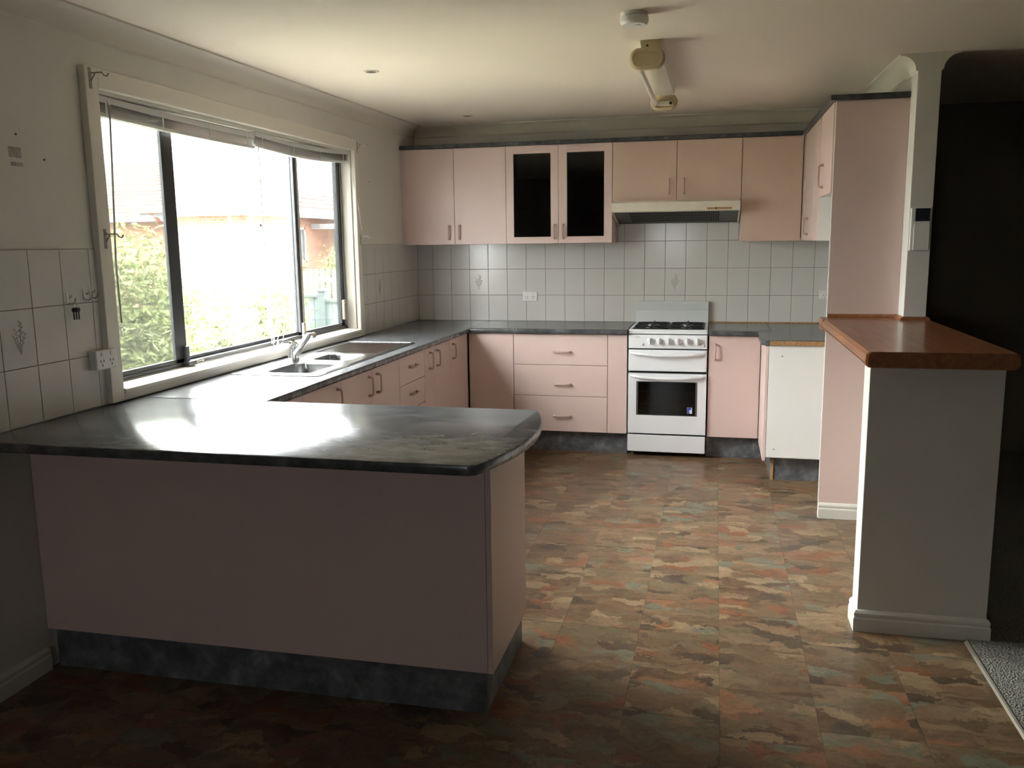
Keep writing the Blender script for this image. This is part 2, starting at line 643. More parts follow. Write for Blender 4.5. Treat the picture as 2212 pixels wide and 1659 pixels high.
# cornices
ARC = [(0.0, -0.085)] + [(0.085 - 0.075 * math.cos(t * math.pi / 16), -0.085 + 0.008 + 0.069 * math.sin(t * math.pi / 16)) for t in range(9)] + [(0.085, 0.0), (0.0, 0.0)]


def cornice(name, fn0, fn1):
    return struct(name, MB().loft([[fn0(d, z) for d, z in ARC], [fn1(d, z) for d, z in ARC]]), 'cornice_paint', sm=True)


cornice('trim_1', lambda d, z: (d, -9.5, zc(-9.5) + z), lambda d, z: (d, -d, zc(-d) + z))
cornice('trim_2', lambda d, z: (d, -d, zc(-d) + z), lambda d, z: (XR0 - d, -d, zc(-d) + z))
cornice('trim_3', lambda d, z: (XR0 - d, YN, zc(YN) + z), lambda d, z: (XR0 - d, -d, zc(-d) + z))
cornice('trim_4', lambda d, z: (XR1 + d, YN, zc(YN) + z), lambda d, z: (XR1 + d, 0, zc(0) + z))


# skirtings
def skirt(name, fn, a, b, mat='skirt_white'):
    prof = [(0, 0), (0.014, 0), (0.014, 0.052), (0.010, 0.060), (0.012, 0.066), (0.012, 0.074), (0.006, 0.084), (0, 0.086)]
    return struct(name, MB().loft([[fn(d, a, z) for d, z in prof], [fn(d, b, z) for d, z in prof]]), mat)


skirt('baseboard_left', lambda d, t, z: (d, t, z), -9.5, -4.16)

# servery half wall + pier
YH0, YH1 = -3.24, -3.118
XH0, XH1 = 2.893, 3.352
struct('wall_servery', box(XH0, XH1, YH0, YH1, -0.003, 1.040).box(XR0, XH1, YH1, YN, -0.003, 1.040), 'wall_paint', bevel=0.002)
prof = [(0, 0), (0.014, 0), (0.014, 0.052), (0.010, 0.060), (0.012, 0.066), (0.012, 0.074), (0.006, 0.084), (0, 0.086)]
bb = MB()
# mitred run around the free end of the half wall: kitchen side, front, hall side
bb.loft([[(XH0 - d, YH1, z) for d, z in prof], [(XH0 - d, YH0 - d, z) for d, z in prof],
         [(XH1 + d, YH0 - d, z) for d, z in prof], [(XH1 + d, YN, z) for d, z in prof]])
struct('baseboard_servery', bb, 'skirt_white')

# wall tiles ---------------------------------------------------------------
TP, RP, TT, G = 0.152, 0.202, 0.0055, 0.0013
cache = {}


def wall_tile(wall, axis, a0, a1, z0, z1):
    """axis 1: on the back wall, a = x ; axis 0: on the left wall, a = y"""
    w_, h_ = round(a1 - a0, 4), round(z1 - z0, 4)
    key = (axis, w_, h_)
    if key not in cache:
        if axis == 1:
            mb_ = MB().box(-w_ / 2 + G, w_ / 2 - G, -TT, 0, -h_ / 2 + G, h_ / 2 - G)
        else:
            mb_ = MB().box(0, TT, -w_ / 2 + G, w_ / 2 - G, -h_ / 2 + G, h_ / 2 - G)
        cache[key] = mesh_from(mb_, 'tile_mesh', 'tile', (0, 0, 0), 0.0012)
    c = (a0 + a1) / 2
    zz = (z0 + z1) / 2
    return put('tile', cache[key], (c, 0, zz) if axis == 1 else (0, c, zz), wall)


def motif(tile, axis, c, z):
    mb_ = MB()
    rnd = random.Random(3)

    def P3(u, v):
        return (c + u, -TT - 0.0004, z + v) if axis == 1 else (TT + 0.0004, c + u, z + v)
    stems = [(-0.004, -0.055, 0.012, 0.045), (0.002, -0.055, -0.016, 0.03), (0.0, -0.05, 0.024, 0.015), (-0.002, -0.05, -0.024, 0.005), (0, -0.02, 0.006, 0.055)]
    for (u0, v0, u1, v1) in stems:
        mb_.tube([P3(u0, v0), P3((u0 + u1) / 2 - 0.003, (v0 + v1) / 2), P3(u1, v1)], 0.0009, 4)
        for k in range(7):
            t = 0.35 + 0.65 * k / 6
            u, v = u0 + (u1 - u0) * t, v0 + (v1 - v0) * t
            s_ = 1 if k % 2 else -1
            mb_.tube([P3(u, v), P3(u + s_ * 0.006, v + 0.005), P3(u + s_ * 0.009, v + 0.003 + rnd.random() * 0.006)], [0.0008, 0.0022, 0.0006], 4)
    return obj('motif', mb_, 'motif', tile)


# grout bed behind the tiles, recessed
struct('grout_back', box(0, XR0, -0.0035, 0, 0.90, 1.506).box(1.60, 2.485, -0.0035, 0, 1.506, 1.79), 'grout', wall_back)
struct('grout_left', box(0, 0.0035, -4.53, -3.733, 0.90, 1.506).box(0, 0.0035, -1.19, -0.004, 0.90, 1.506), 'grout', wall_left)
X0 = 0.1297
xs = [TT] + [X0 + k * TP for k in range(21) if X0 + k * TP < XR0 - 0.03] + [XR0]
for r_ in range(3):
    for a, b in zip(xs[:-1], xs[1:]):
        t = wall_tile(wall_back, 1, a, b, 0.9 + r_ * RP, 0.9 + (r_ + 1) * RP)
        for mc in (0.4337 + 0.076, X0 + 12 * TP + 0.076):
            if r_ == 1 and abs((a + b) / 2 - mc) < 0.03:
                motif(t, 1, (a + b) / 2, 1.2)
cut = [1.600] + [x for x in xs if 1.62 < x < 2.47] + [2.483]
for a, b in zip(cut[:-1], cut[1:]):
    wall_tile(wall_back, 1, a, b, 1.506, 1.708)
    wall_tile(wall_back, 1, a, b, 1.708, 1.790)
ys = [-4.531, -4.379, -4.227, -4.075, -3.923, -3.771, -3.733]
for r_ in range(3):
    for a, b in zip(ys[:-1], ys[1:]):
        t = wall_tile(wall_left, 0, a, b, 0.9 + r_ * RP, 0.9 + (r_ + 1) * RP)
        if r_ == 1 and a == -4.227:
            motif(t, 0, -4.145, 1.205)
ys2 = [-1.19, -1.064, -0.912, -0.760, -0.608, -0.456, -0.304, -0.152, -TT]
for r_ in range(3):
    for a, b in zip(ys2[:-1], ys2[1:]):
        t = wall_tile(wall_left, 0, a, b, 0.9 + r_ * RP, 0.9 + (r_ + 1) * RP)
        if r_ == 1 and a == -0.912:
            motif(t, 0, -0.836, 1.205)

# wear on the left wall: old sticky-pad mark, wall plugs
mk = MB()
mk.box(0, 0.0008, -4.105, -4.050, 1.815, 1.850).box(0, 0.0008, -4.100, -4.048, 1.787, 1.800)
obj('adhesive_mark', mk, 'stain', wall_left)
for y_, z_ in ((-4.066, 1.893), (-3.946, 1.819), (-0.95, 1.93)):
    obj('wall_plug', MB().lathe((0, y_, z_), [(0.004, 0.0), (0.004, 0.0015), (0.002, 0.002)], axis=0, n=8), 'slot_dark', wall_left)

# ------------------------------------------------------------------ window
win = bpy.data.objects.new('window_1', None)
COL.objects.link(win)
win.location = (0, (WY0 + WY1) / 2, WZ0)
WLOC['window_1'] = Vector(win.location)
tag(win, 'wide three-light sliding window with dark frame and cream timber architrave', None, None, 'structure')
AX = 0.030
AY0, AY1, AZT = -3.735, -1.185, 2.181
obj('architrave', box(0.0, AX, AY0, WY0, 0.902, AZT), 'wood_white', win, 0.003)
obj('architrave', box(0.0, AX, WY1, AY1, 0.902, AZT), 'wood_white', win, 0.006)
obj('architrave', box(0.0, AX, WY0, WY1, WZ1, AZT), 'wood_white', win, 0.003)
obj('apron', box(0.0, AX, WY0, WY1, 0.902, 0.934), 'wood_white', win, 0.004)
obj('sill', MB().prism([(-0.075, 0.936), (AX + 0.008, 0.934), (AX + 0.008, 0.948), (AX + 0.002, 0.952), (-0.075, 0.960)], 1, WY0 + 0.001, WY1 - 0.001), 'wood_white', win, 0.001)
obj('reveal', box(-0.11, 0.0, WY0, WY0 + 0.012, 0.955, WZ1), 'wood_white', win)
obj('reveal', box(-0.11, 0.0, WY1 - 0.012, WY1, 0.955, WZ1), 'wood_white', win)
obj('reveal', box(-0.11, 0.0, WY0, WY1, WZ1 - 0.012, WZ1), 'wood_white', win)
XG = -0.09
FY0, FY1, FZ0, FZ1 = WY0 + 0.012, WY1 - 0.012, 0.958, WZ1 - 0.012
fr = MB()
fr.box(XG - 0.025, XG + 0.025, FY0, FY1, FZ0 - 0.02, FZ0 + 0.022).box(XG - 0.025, XG + 0.025, FY0, FY1, FZ1 - 0.03, FZ1)
fr.box(XG - 0.025, XG + 0.025, FY0, FY0 + 0.03, FZ0, FZ1).box(XG - 0.025, XG + 0.025, FY1 - 0.03, FY1, FZ0, FZ1)
obj('outer_frame', fr, 'window_alu', win, 0.002)
obj('track', box(XG + 0.0251, XG + 0.034, FY0, FY1, FZ0 - 0.02, FZ0 + 0.006), 'window_track', win)
M1, M2 = (-3.135, -3.065), (-1.935, -1.855)


def sash(y0, y1, x, s0, s1, pane):
    mb_ = MB()
    z0, z1 = FZ0 + 0.010, FZ1 - 0.02
    mb_.box(x - 0.008, x + 0.008, y0, y1, z0, z0 + 0.030).box(x - 0.008, x + 0.008, y0, y1, z1 - 0.03, z1)
    mb_.box(x - 0.008, x + 0.008, y0, y0 + s0, z0, z1).box(x - 0.008, x + 0.008, y1 - s1, y1, z0, z1)
    o = obj('sash', mb_, 'window_alu', win, 0.0015)
    obj('pane', box(x - 0.002, x + 0.002, y0 + s0 - 0.003, y1 - s1 + 0.003, z0 + 0.027, z1 - 0.027), pane, o)
    return o


sash(FY0 + 0.02, M1[1] - 0.012, XG + 0.013, 0.04, 0.085, 'pane_side')
sash(M1[0] + 0.012, M2[1] - 0.012, XG - 0.012, 0.045, 0.045, 'pane_clear')
sash(M2[0] + 0.012, FY1 - 0.005, XG + 0.013, 0.045, 0.065, 'pane_right')
# bright track lines on the meeting stiles
obj('stile_strip', box(XG + 0.0255, XG + 0.029, M2[0] + 0.040, M2[0] + 0.052, FZ0 + 0.02, FZ1 - 0.03), 'latch_grey', win)
obj('stile_strip', box(XG + 0.0255, XG + 0.029, FY1 - 0.026, FY1 - 0.020, FZ0 + 0.02, FZ1 - 0.03), 'latch_grey', win)
# locks
for (y_, mt_) in ((M1[1] - 0.03, 'window_alu'), (M2[1] - 0.05, 'latch_grey')):
    lk = MB()
    lk.box(XG + 0.025, XG + 0.055, y_ - 0.02, y_ + 0.045, FZ0 + 0.004, FZ0 + 0.026).box(XG + 0.025, XG + 0.04, y_ - 0.015, y_ + 0.012, FZ0 + 0.02, FZ0 + 0.095)
    o = obj('sash_lock', lk, mt_, win, 0.003)
    obj('thumb_turn', MB().tube([(XG + 0.05, y_ + 0.04, FZ0 + 0.018), (XG + 0.068, y_ + 0.055, FZ0 + 0.028), (XG + 0.07, y_ + 0.07, FZ0 + 0.022)], 0.006, 8), 'latch_grey', o)
lt = box(XG + 0.025, XG + 0.045, FY1 - 0.075, FY1 - 0.045, 1.02, 1.15)
o = obj('latch', lt, 'latch_grey', win, 0.004)
obj('lever', MB().tube([(XG + 0.045, FY1 - 0.07, 1.13), (XG + 0.05, FY1 - 0.09, 1.13), (XG + 0.05, FY1 - 0.095, 1.06)], 0.005, 6), 'latch_grey', o)
o = obj('latch', box(XG + 0.025, XG + 0.045, FY0 + 0.03, FY0 + 0.055, 1.03, 1.15), 'latch_grey', win, 0.004)
obj('lever', MB().tube([(XG + 0.045, FY0 + 0.045, 1.13), (XG + 0.055, FY0 + 0.06, 1.13), (XG + 0.055, FY0 + 0.062, 1.06)], 0.005, 6), 'latch_grey', o)


# venetian blinds, drawn up
def blind(y0, y1, sag, label, tilt):
    t = thing('venetian_blind', label, 'blind', (-0.03, (y0 + y1) / 2, 2.0))
    n = 24

    def zz(k, base):
        u = k / n
        return base - sag * math.sin(math.pi * u) - tilt * u

    def strip(x0, x1, h0, h1, mat, name, seg=n):
        rings = []
        for k in range(seg + 1):
            y = y0 + (y1 - y0) * k / seg
            rings.append([(x0, y, zz(k, h0)), (x1, y, zz(k, h0)), (x1, y, zz(k, h1)), (x0, y, zz(k, h1))])
        return obj(name, MB().loft(rings), mat, t)
    strip(-0.047, -0.013, 2.068, 2.093, 'blind_slat', 'headrail')
    sl = MB()
    for q in range(13):
        h = 2.030 + q * 0.0028
        rings = []
        for k in range(n + 1):
            y = y0 + 0.004 + (y1 - y0 - 0.008) * k / n
            z = zz(k, h)
            rings.append([(-0.045, y, z), (-0.030, y, z + 0.0012), (-0.015, y, z), (-0.015, y, z + 0.0006), (-0.030, y, z + 0.0018), (-0.045, y, z + 0.0006)])
        sl.loft(rings)
    o = obj('slats', sl, 'blind_slat', t)
    o['kind'] = 'stuff'
    strip(-0.046, -0.014, 2.016, 2.029, 'blind_slat', 'bottom_rail')
    for q in (0.06, 0.36, 0.66, 0.94):
        y = y0 + (y1 - y0) * q
        k = q * n
        obj('ladder_cord', box(-0.0125, -0.0115, y - 0.004, y + 0.004, zz(k, 2.014), zz(k, 2.094)), 'cord', t)
    return t


b1 = blind(-3.648, -2.44, 0.006, 'raised venetian blind over the left half of the window', 0.012)
b2 = blind(-2.43, -1.266, 0.018, 'raised sagging venetian blind over the right half of the window', -0.014)
obj('tilt_wand', MB().tube([(-0.005, -3.565, 2.06), (0.002, -3.59, 1.8), (0.018, -3.635, 1.45), (0.036, -3.655, 1.215)], 0.0042, 8), 'wand', b1)
obj('wand_clip', MB().tube([(-0.014, -3.56, 2.085), (-0.005, -3.565, 2.055)], 0.005, 6), 'cord', b1)
rc = random.Random(5)
cd_ = MB()
for k in range(3):
    dy = 0.004 * k
    cd_.tube([(-0.01, -2.415 + dy, 2.02), (-0.008, -2.42 + dy, 1.5), (-0.004, -2.41 + dy * 3, 1.2), (0.0, -2.405 + dy * 4, 0.985)], 0.0016, 5)
for k in range(4):
    pts = []
    w_ = 0.025 + 0.018 * k
    for q in range(13):
        a = math.pi * q / 12
        pts.append((-0.002 + 0.006 * k, -2.40 + 0.01 * k + w_ * math.cos(a) * 1.1, 1.19 - 0.03 * k - (0.115 + 0.008 * k) * math.sin(a)))
    cd_.tube(pts, 0.0016, 5)
obj('pull_cord', cd_, 'cord', b2)
obj('cord_tassel', MB().lathe((0.012, -2.36, 0.972), [(0.002, 0.03), (0.005, 0.02), (0.007, 0.0), (0.004, -0.004)], n=10), 'cord', b2)
cd2 = MB()
cd2.tube([(-0.012, -1.275, 2.09), (0.01, -1.262, 1.95), (0.036, -1.235, 1.75), (0.040, -1.20, 1.60)], 0.0018, 5)
obj('pull_cord', cd2, 'cord', b2)


# curtain rod brackets
def bracket(y, z, d, label):
    t = thing('curtain_bracket', label, 'bracket', (AX, y, z), 'curtain rod brackets on the window architrave')
    pl_ = MB().box(AX, AX + 0.002, y - 0.007, y + 0.007, z - 0.04, z + 0.035)
    obj('plate', pl_, 'latch_grey', t)
    obj('arm', MB().tube([(AX + 0.002, y, z + 0.015), (AX + 0.05, y + d * 0.004, z + 0.016), (AX + 0.058, y + d * 0.004, z + 0.004), (AX + 0.070, y + d * 0.005, z + 0.002), (AX + 0.078, y + d * 0.005, z + 0.012)], 0.0028, 6), 'latch_grey', t)
    obj('brace', MB().tube([(AX + 0.002, y, z - 0.015), (AX + 0.022, y, z + 0.012)], 0.0028, 6), 'latch_grey', t)
    for q in (-0.032, 0.028):
        obj('screw', MB().lathe((AX + 0.002, y, z + q), [(0.004, 0), (0.003, 0.002)], axis=0, n=8), 'steel_dull', t)


bracket(-3.708, 2.138, 1, 'small metal curtain bracket at the upper left corner of the window')
bracket(-3.700, 1.545, 1, 'small metal curtain bracket halfway up the left side of the window')
bracket(-1.205, 2.135, 1, 'small metal curtain bracket at the upper right corner of the window')
bracket(-1.205, 1.545, 1, 'small metal curtain bracket halfway up the right side of the window')


# cup hooks on left tiles
def cup_hook(y, z, label):
    t = thing('wall_hook', label, 'hook', (TT, y, z), 'metal hooks on the left tiles')
    obj('shank', MB().tube([(TT, y, z + 0.03), (TT + 0.002, y, z - 0.012)], 0.004, 6), 'steel_dull', t)
    obj('curl', MB().tube([(TT, y, z - 0.008), (TT + 0.012, y + 0.004, z - 0.016), (TT + 0.024, y + 0.008, z - 0.010), (TT + 0.028, y + 0.009, z + 0.006)], 0.003, 6), 'steel_dull', t)
    obj('curl', MB().tube([(TT, y, z + 0.01), (TT + 0.009, y + 0.004, z + 0.006), (TT + 0.015, y + 0.006, z + 0.016)], 0.0026, 6), 'steel_dull', t)
    return t


cup_hook(-3.902, 1.322, 'metal wall hook with keys hanging from it')
cup_hook(-3.812, 1.330, 'bare metal wall hook beside the key hook')
cup_hook(-3.777, 1.335, 'bare metal wall hook nearest the window architrave')
kt = thing('key_bunch', 'small dark bunch of keys hanging on a tile hook', 'keys', (TT + 0.02, -3.893, 1.27))
ring = [(TT + 0.022, -3.893 + 0.010 * math.cos(a * math.pi / 6), 1.302 + 0.010 * math.sin(a * math.pi / 6)) for a in range(13)]
obj('key_ring', MB().tube(ring, 0.0014, 5), 'steel_dull', kt)
for q in range(3):
    y_ = -3.901 + 0.008 * q
    kb = MB().lathe((TT + 0.019 + 0.004 * q, y_, 1.284), [(0.009, 0), (0.009, 0.002)], axis=0, n=10)
    kb.box(TT + 0.019 + 0.004 * q, TT + 0.021 + 0.004 * q, y_ - 0.003, y_ + 0.003, 1.248, 1.277)
    obj('key', kb, 'slot_dark', kt)


# power points
def gpo(name, label, c, w_, h_, face, thick, n_out):
    """face 'y' on back wall, 'x' on left wall"""
    def B(u0, u1, d0, d1, v0, v1):
        if face == 'y':
            return box(c[0] + u0, c[0] + u1, -TT - d1, -TT - d0, c[2] + v0, c[2] + v1)
        return box(TT + d0, TT + d1, c[1] + u0, c[1] + u1, c[2] + v0, c[2] + v1)
    t = thing(name, label, 'power outlet', c)
    obj('plate', B(-w_ / 2, w_ / 2, 0, thick, -h_ / 2, h_ / 2), 'gpo_white', t, 0.004)
    for k in range(n_out):
        u = (k - (n_out - 1) / 2) * w_ * 0.45
        sl = MB()
        for (du, dv, hh) in ((-0.008, -0.004, 0.005), (0.008, -0.004, 0.005), (0, -0.020, 0.005)):
            bx_ = B(u + du - 0.0015, u + du + 0.0015, thick, thick + 0.0008, dv - hh, dv + hh)
            sl.add(bx_.v, bx_.f)
        obj('socket_slots', sl, 'slot_dark', t)
        obj('switch', B(u - 0.006, u + 0.006, thick, thick + 0.004, h_ * 0.22, h_ * 0.42), 'gpo_white', t, 0.001)
    return t


gpo('power_outlet', 'double power outlet on the back tiles right of the corner', (0.9195, -TT, 1.093), 0.115, 0.075, 'y', 0.009, 2)
gpo('power_outlet', 'single power outlet on the back tiles at the far right end', (3.095, -TT, 1.108), 0.075, 0.062, 'y', 0.008, 1)
gpo('power_outlet', 'surface-mounted double power outlet on the left tiles beside the window', (TT, -3.762, 1.083), 0.118, 0.074, 'x', 0.034, 2)

# ------------------------------------------------------------------ handles
HM = {}


def handle_mesh(face, orient, ln):
    k = (face, orient, ln)
    if k not in HM:
        h = ln / 2
        path = [(-h, 0), (-h * 0.97, 0.018), (-h * 0.86, 0.026), (0, 0.028), (h * 0.86, 0.026), (h * 0.97, 0.018), (h, 0)]
        pts = []
        for a, d in path:
            dx = {'-y': (0, -d), '+x': (d, 0), '-x': (-d, 0)}[face]
            if orient == 'v':
                pts.append((dx[0], dx[1], a))
            else:
                pts.append((dx[0] + (a if face == '-y' else 0), dx[1] + (0 if face == '-y' else a), 0))
        me = mesh_from(MB().tube(pts, [0.0075, 0.0065, 0.006, 0.006, 0.006, 0.0065, 0.0075], 8), 'handle_mesh', 'pink_handle', (0, 0, 0))
        for p in me.polygons:
            p.use_smooth = True
        HM[k] = me
    return HM[k]


def handle(parent, loc, face, orient='v', ln=0.1):
    return put('handle', handle_mesh(face, orient, ln), loc, parent)


# ------------------------------------------------------------------ wall cabinets (back wall)
ZB, ZT = 1.497, 2.199
YF = -0.32     # door face
DT = 0.018
GP = 0.0015


def door_y(parent, x0, x1, z0, z1, yf=YF, name='door', mat='pink'):
    return obj(name, box(x0 + GP, x1 - GP, yf, yf + DT, z0 + GP, z1 - GP), mat, parent, 0.0015)


def carcass_y(parent, x0, x1, z0, z1, yb=0.0, yf=YF, mat='pink'):
    mb_ = MB()
    t = 0.016
    y0 = yf + DT + 0.002
    yb = yb - 0.0065
    mb_.box(x0, x0 + t, y0, yb, z0, z1).box(x1 - t, x1, y0, yb, z0, z1)
    mb_.box(x0 + t, x1 - t, y0, yb, z0, z0 + t).box(x0 + t, x1 - t, y0, yb, z1 - t, z1).box(x0 + t, x1 - t, yb - 0.006, yb, z0 + t, z1 - t)
    return obj('body', mb_, mat, parent)


c1 = thing('wall_cabinet', 'plain pink double-door wall cabinet in the corner by the window', 'cabinet', (0.42, -0.16, ZB))
carcass_y(c1, 0.032, 0.811, ZB, ZT)
obj('filler', box(0.001, 0.030, YF + 0.012, YF + 0.03, ZB, ZT), 'pink', c1)
d = door_y(c1, 0.032, 0.414, ZB, ZT); handle(d, (0.372, YF, 1.588), '-y')
d = door_y(c1, 0.414, 0.811, ZB, ZT); handle(d, (0.452, YF, 1.588), '-y')

c2 = thing('wall_cabinet', 'pink wall cabinet with two dark glass doors', 'cabinet', (1.2, -0.16, ZB))
carcass_y(c2, 0.812, 1.590, ZB, ZT, mat='inside_dark')
obj('side_panel', box(1.5895, 1.5915, YF + DT + 0.003, -0.0065, ZB, ZT), 'pink', c2)
for (xa, xb, ga, gb, hx) in ((0.811, 1.201, 0.869, 1.145, 1.172), (1.201, 1.591, 1.264, 1.533, 1.236)):
    mb_ = MB()
    z0, z1 = ZB + GP, ZT - GP
    g0, g1 = 1.546, 2.141
    a, b = xa + GP, xb - GP
    mb_.box(a, ga, YF, YF + DT, z0, z1).box(gb, b, YF, YF + DT, z0, z1).box(ga, gb, YF, YF + DT, z0, g0).box(ga, gb, YF, YF + DT, g1, z1)
    d = obj('door', mb_, 'pink', c2)
    obj('pane', box(ga, gb, YF + 0.007, YF + 0.011, g0, g1), 'cabinet_glass', d)
    bd = MB()
    e = 0.004
    bd.box(ga, ga + e, YF - 0.001, YF + 0.007, g0, g1).box(gb - e, gb, YF - 0.001, YF + 0.007, g0, g1).box(ga, gb, YF - 0.001, YF + 0.007, g0, g0 + e).box(ga, gb, YF - 0.001, YF + 0.007, g1 - e, g1)
    obj('glazing_bead', bd, 'seam_dark', d)
    handle(d, (hx, YF, 1.583), '-y')
for z_ in (1.735, 1.965):
    obj('shelf', box(0.829, 1.573, YF + 0.04, -0.015, z_, z_ + 0.016), 'inside_dark', c2)

c3 = thing('wall_cabinet', 'short pink double-door wall cabinet above the range hood', 'cabinet', (2.04, -0.16, 1.787))
carcass_y(c3, 1.592, 2.482, 1.789, ZT)
d = door_y(c3, 1.592, 2.042, 1.787, ZT, mat='pink_tan'); handle(d, (1.990, YF, 1.884), '-y')
d = door_y(c3, 2.042, 2.483, 1.787, ZT, mat='pink_tan'); handle(d, (2.094, YF, 1.884), '-y')

c4 = thing('wall_cabinet', 'pink corner wall cabinet right of the range hood without handle', 'cabinet', (2.68, -0.16, ZB))
carcass_y(c4, 2.484, 2.905, ZB, ZT)
door_y(c4, 2.484, 2.884, ZB, ZT, mat='pink_tan')

# right-hand wall cabinets, facing left
XC = 2.893


def door_x(parent, y0, y1, z0, z1, xf, sgn, name='door'):
    """sgn -1: front faces left ; +1: front faces right"""
    return obj(name, box(xf, xf - sgn * DT, y0 + GP, y1 - GP, z0 + GP, z1 - GP), 'pink', parent, 0.0015)


c5 = thing('wall_cabinet', 'pink two-door wall cabinet on the right wall with white end', 'cabinet', (3.08, -0.8, ZB))
obj('body', box(XC + DT + 0.002, XR0 - 0.001, -1.236, -0.34, ZB, ZT), 'carcass_white', c5)
obj('end_panel', box(XC + 0.004, XR0 - 0.001, -1.252, -1.237, ZB, ZT), 'carcass_white', c5)
obj('corner_post', box(2.888, XC + DT, -0.365, YF - 0.002, ZB, ZT), 'pink', c5)
d = door_x(c5, -0.93, -0.367, ZB, ZT, XC, -1); handle(d, (XC, -0.70, 1.588), '-x')
door_x(c5, -1.236, -0.93, ZB, ZT, XC, -1)
c6 = thing('wall_cabinet', 'short pink cupboard over the gap beside the tall pink panel', 'cabinet', (3.08, -1.53, 1.742))
obj('body', box(XC + DT + 0.002, XR0 - 0.001, -1.790, -1.254, 1.745, ZT), 'carcass_white', c6)
d = door_x(c6, -1.792, -1.254, 1.742, ZT, XC, -1); handle(d, (XC, -1.44, 1.852), '-x', 'v', 0.12)

# tall pink end panel
YP = -1.81
tp = thing('end_panel', 'tall pink laminate panel standing beside the servery', 'panel', (3.07, YP, 0))
obj('board', box(2.902, XR0 - 0.001, YP, YP + 0.017, 0.0, ZT), 'pink', tp, 0.001)
obj('edge_strip', box(2.9005, 2.902, YP + 0.001, YP + 0.016, 0.0, ZT), 'carcass_white', tp)
sk = MB()
sk.loft([[(2.903, YP - d, z) for d, z in prof], [(XR0 - 0.001, YP - d, z) for d, z in prof]])
obj('skirting', sk, 'skirt_white', tp)

# laminate capping strips
tag(obj('cabinet_capping', box(0.001, 2.872, YF - 0.022, YF + 0.06, ZT + 0.001, ZT + 0.028), 'trim_laminate', None, 0.003), 'grey laminate capping strip along the top of the back wall cabinets', 'trim')
cp = MB().box(2.872, XC + 0.05, YP - 0.02, YF - 0.022, ZT + 0.001, ZT + 0.028)
cp.box(XC + 0.05, XR0 - 0.003, YP - 0.02, YP + 0.03, ZT + 0.001, ZT + 0.028)
tag(obj('cabinet_capping', cp, 'trim_laminate', None, 0.003), 'dark laminate capping along the top of the right cabinets and tall panel', 'trim')

# ------------------------------------------------------------------ range hood
hd = thing('range_hood', 'cream slide-out range hood above the stove', 'range hood', (2.04, -0.25, 1.63))
HX0, HX1 = 1.600, 2.478
HYF = -0.445
sp_ = [(-0.008, 1.786), (HYF, 1.776), (HYF, 1.760)]
body = MB().prism([(-0.008, 1.785), (HYF + 0.03, 1.785), (HYF + 0.03, 1.745), (-0.06, 1.665), (-0.008, 1.665)], 0, HX0 + 0.004, HX1 - 0.004)
obj('body', body, 'hood_cream', hd)
obj('front_panel', MB().prism([(HYF + 0.035, 1.785), (HYF, 1.772), (HYF, 1.712), (HYF + 0.006, 1.706), (HYF + 0.035, 1.706)], 0, HX0, HX1), 'hood_cream', hd, 0.002)
for (a, b) in ((HX0, HX0 + 0.012), (HX1 - 0.012, HX1)):
    obj('side_cheek', MB().prism([(HYF + 0.035, 1.780), (HYF + 0.035, 1.708), (HYF + 0.02, 1.706), (-0.05, 1.625), (-0.008, 1.625), (-0.008, 1.780)], 0, a, b), 'hood_cream', hd)


def hood_under(u):  # along slope 0 front..1 back
    return (HYF + 0.035 + u * (-0.06 - HYF - 0.035), 1.712 + u * (1.640 - 1.712))


fl = MB()
y0_, z0_ = hood_under(0.0)
y1_, z1_ = hood_under(1.0)
fl.prism([(y0_, z0_), (y1_, z1_), (y1_, z1_ + 0.004), (y0_, z0_ + 0.004)], 0, HX0 + 0.012, HX1 - 0.012)
obj('filter_plate', fl, 'hood_filter', hd)
sl = MB()
rows = 4
for r_ in range(rows):
    ua, ub = 0.10 + r_ * 0.21, 0.10 + r_ * 0.21 + 0.17
    ya, za = hood_under(ua)
    yb, zb = hood_under(ub)
    nx = 52
    for k in range(nx):
        x = HX0 + 0.115 + k * (HX1 - HX0 - 0.25) / nx
        sl.add([(x, ya, za - 0.0012), (x + 0.007, ya, za - 0.0012), (x + 0.007, yb, zb - 0.0012), (x, yb, zb - 0.0012),
                (x, ya, za + 0.001), (x + 0.007, ya, za + 0.001), (x + 0.007, yb, zb + 0.001), (x, yb, zb + 0.001)],
               [(0, 3, 2, 1), (4, 5, 6, 7), (0, 1, 5, 4), (1, 2, 6, 5), (2, 3, 7, 6), (3, 0, 4, 7)])
o = obj('filter_slots', sl, 'black_gap', hd)
o['kind'] = 'stuff'
obj('switch_strip', box(2.255, 2.42, HYF - 0.001, HYF + 0.001, 1.716, 1.730), 'chip', hd)
obj('slider_switch', box(2.312, 2.320, HYF - 0.004, HYF, 1.718, 1.729), 'slot_dark', hd)
obj('rear_lip', box(HX0 + 0.012, HX1 - 0.012, -0.062, -0.05, 1.634, 1.660), 'hood_filter', hd)

# ------------------------------------------------------------------ base cabinets
ZBT, BT = 0.900, 0.034      # bench top surface and thickness
ZC = ZBT - BT               # top of cabinets
ZK = 0.155                  # door bottoms
XL = 0.578                  # left run door face
YB = -0.590                 # back run door face

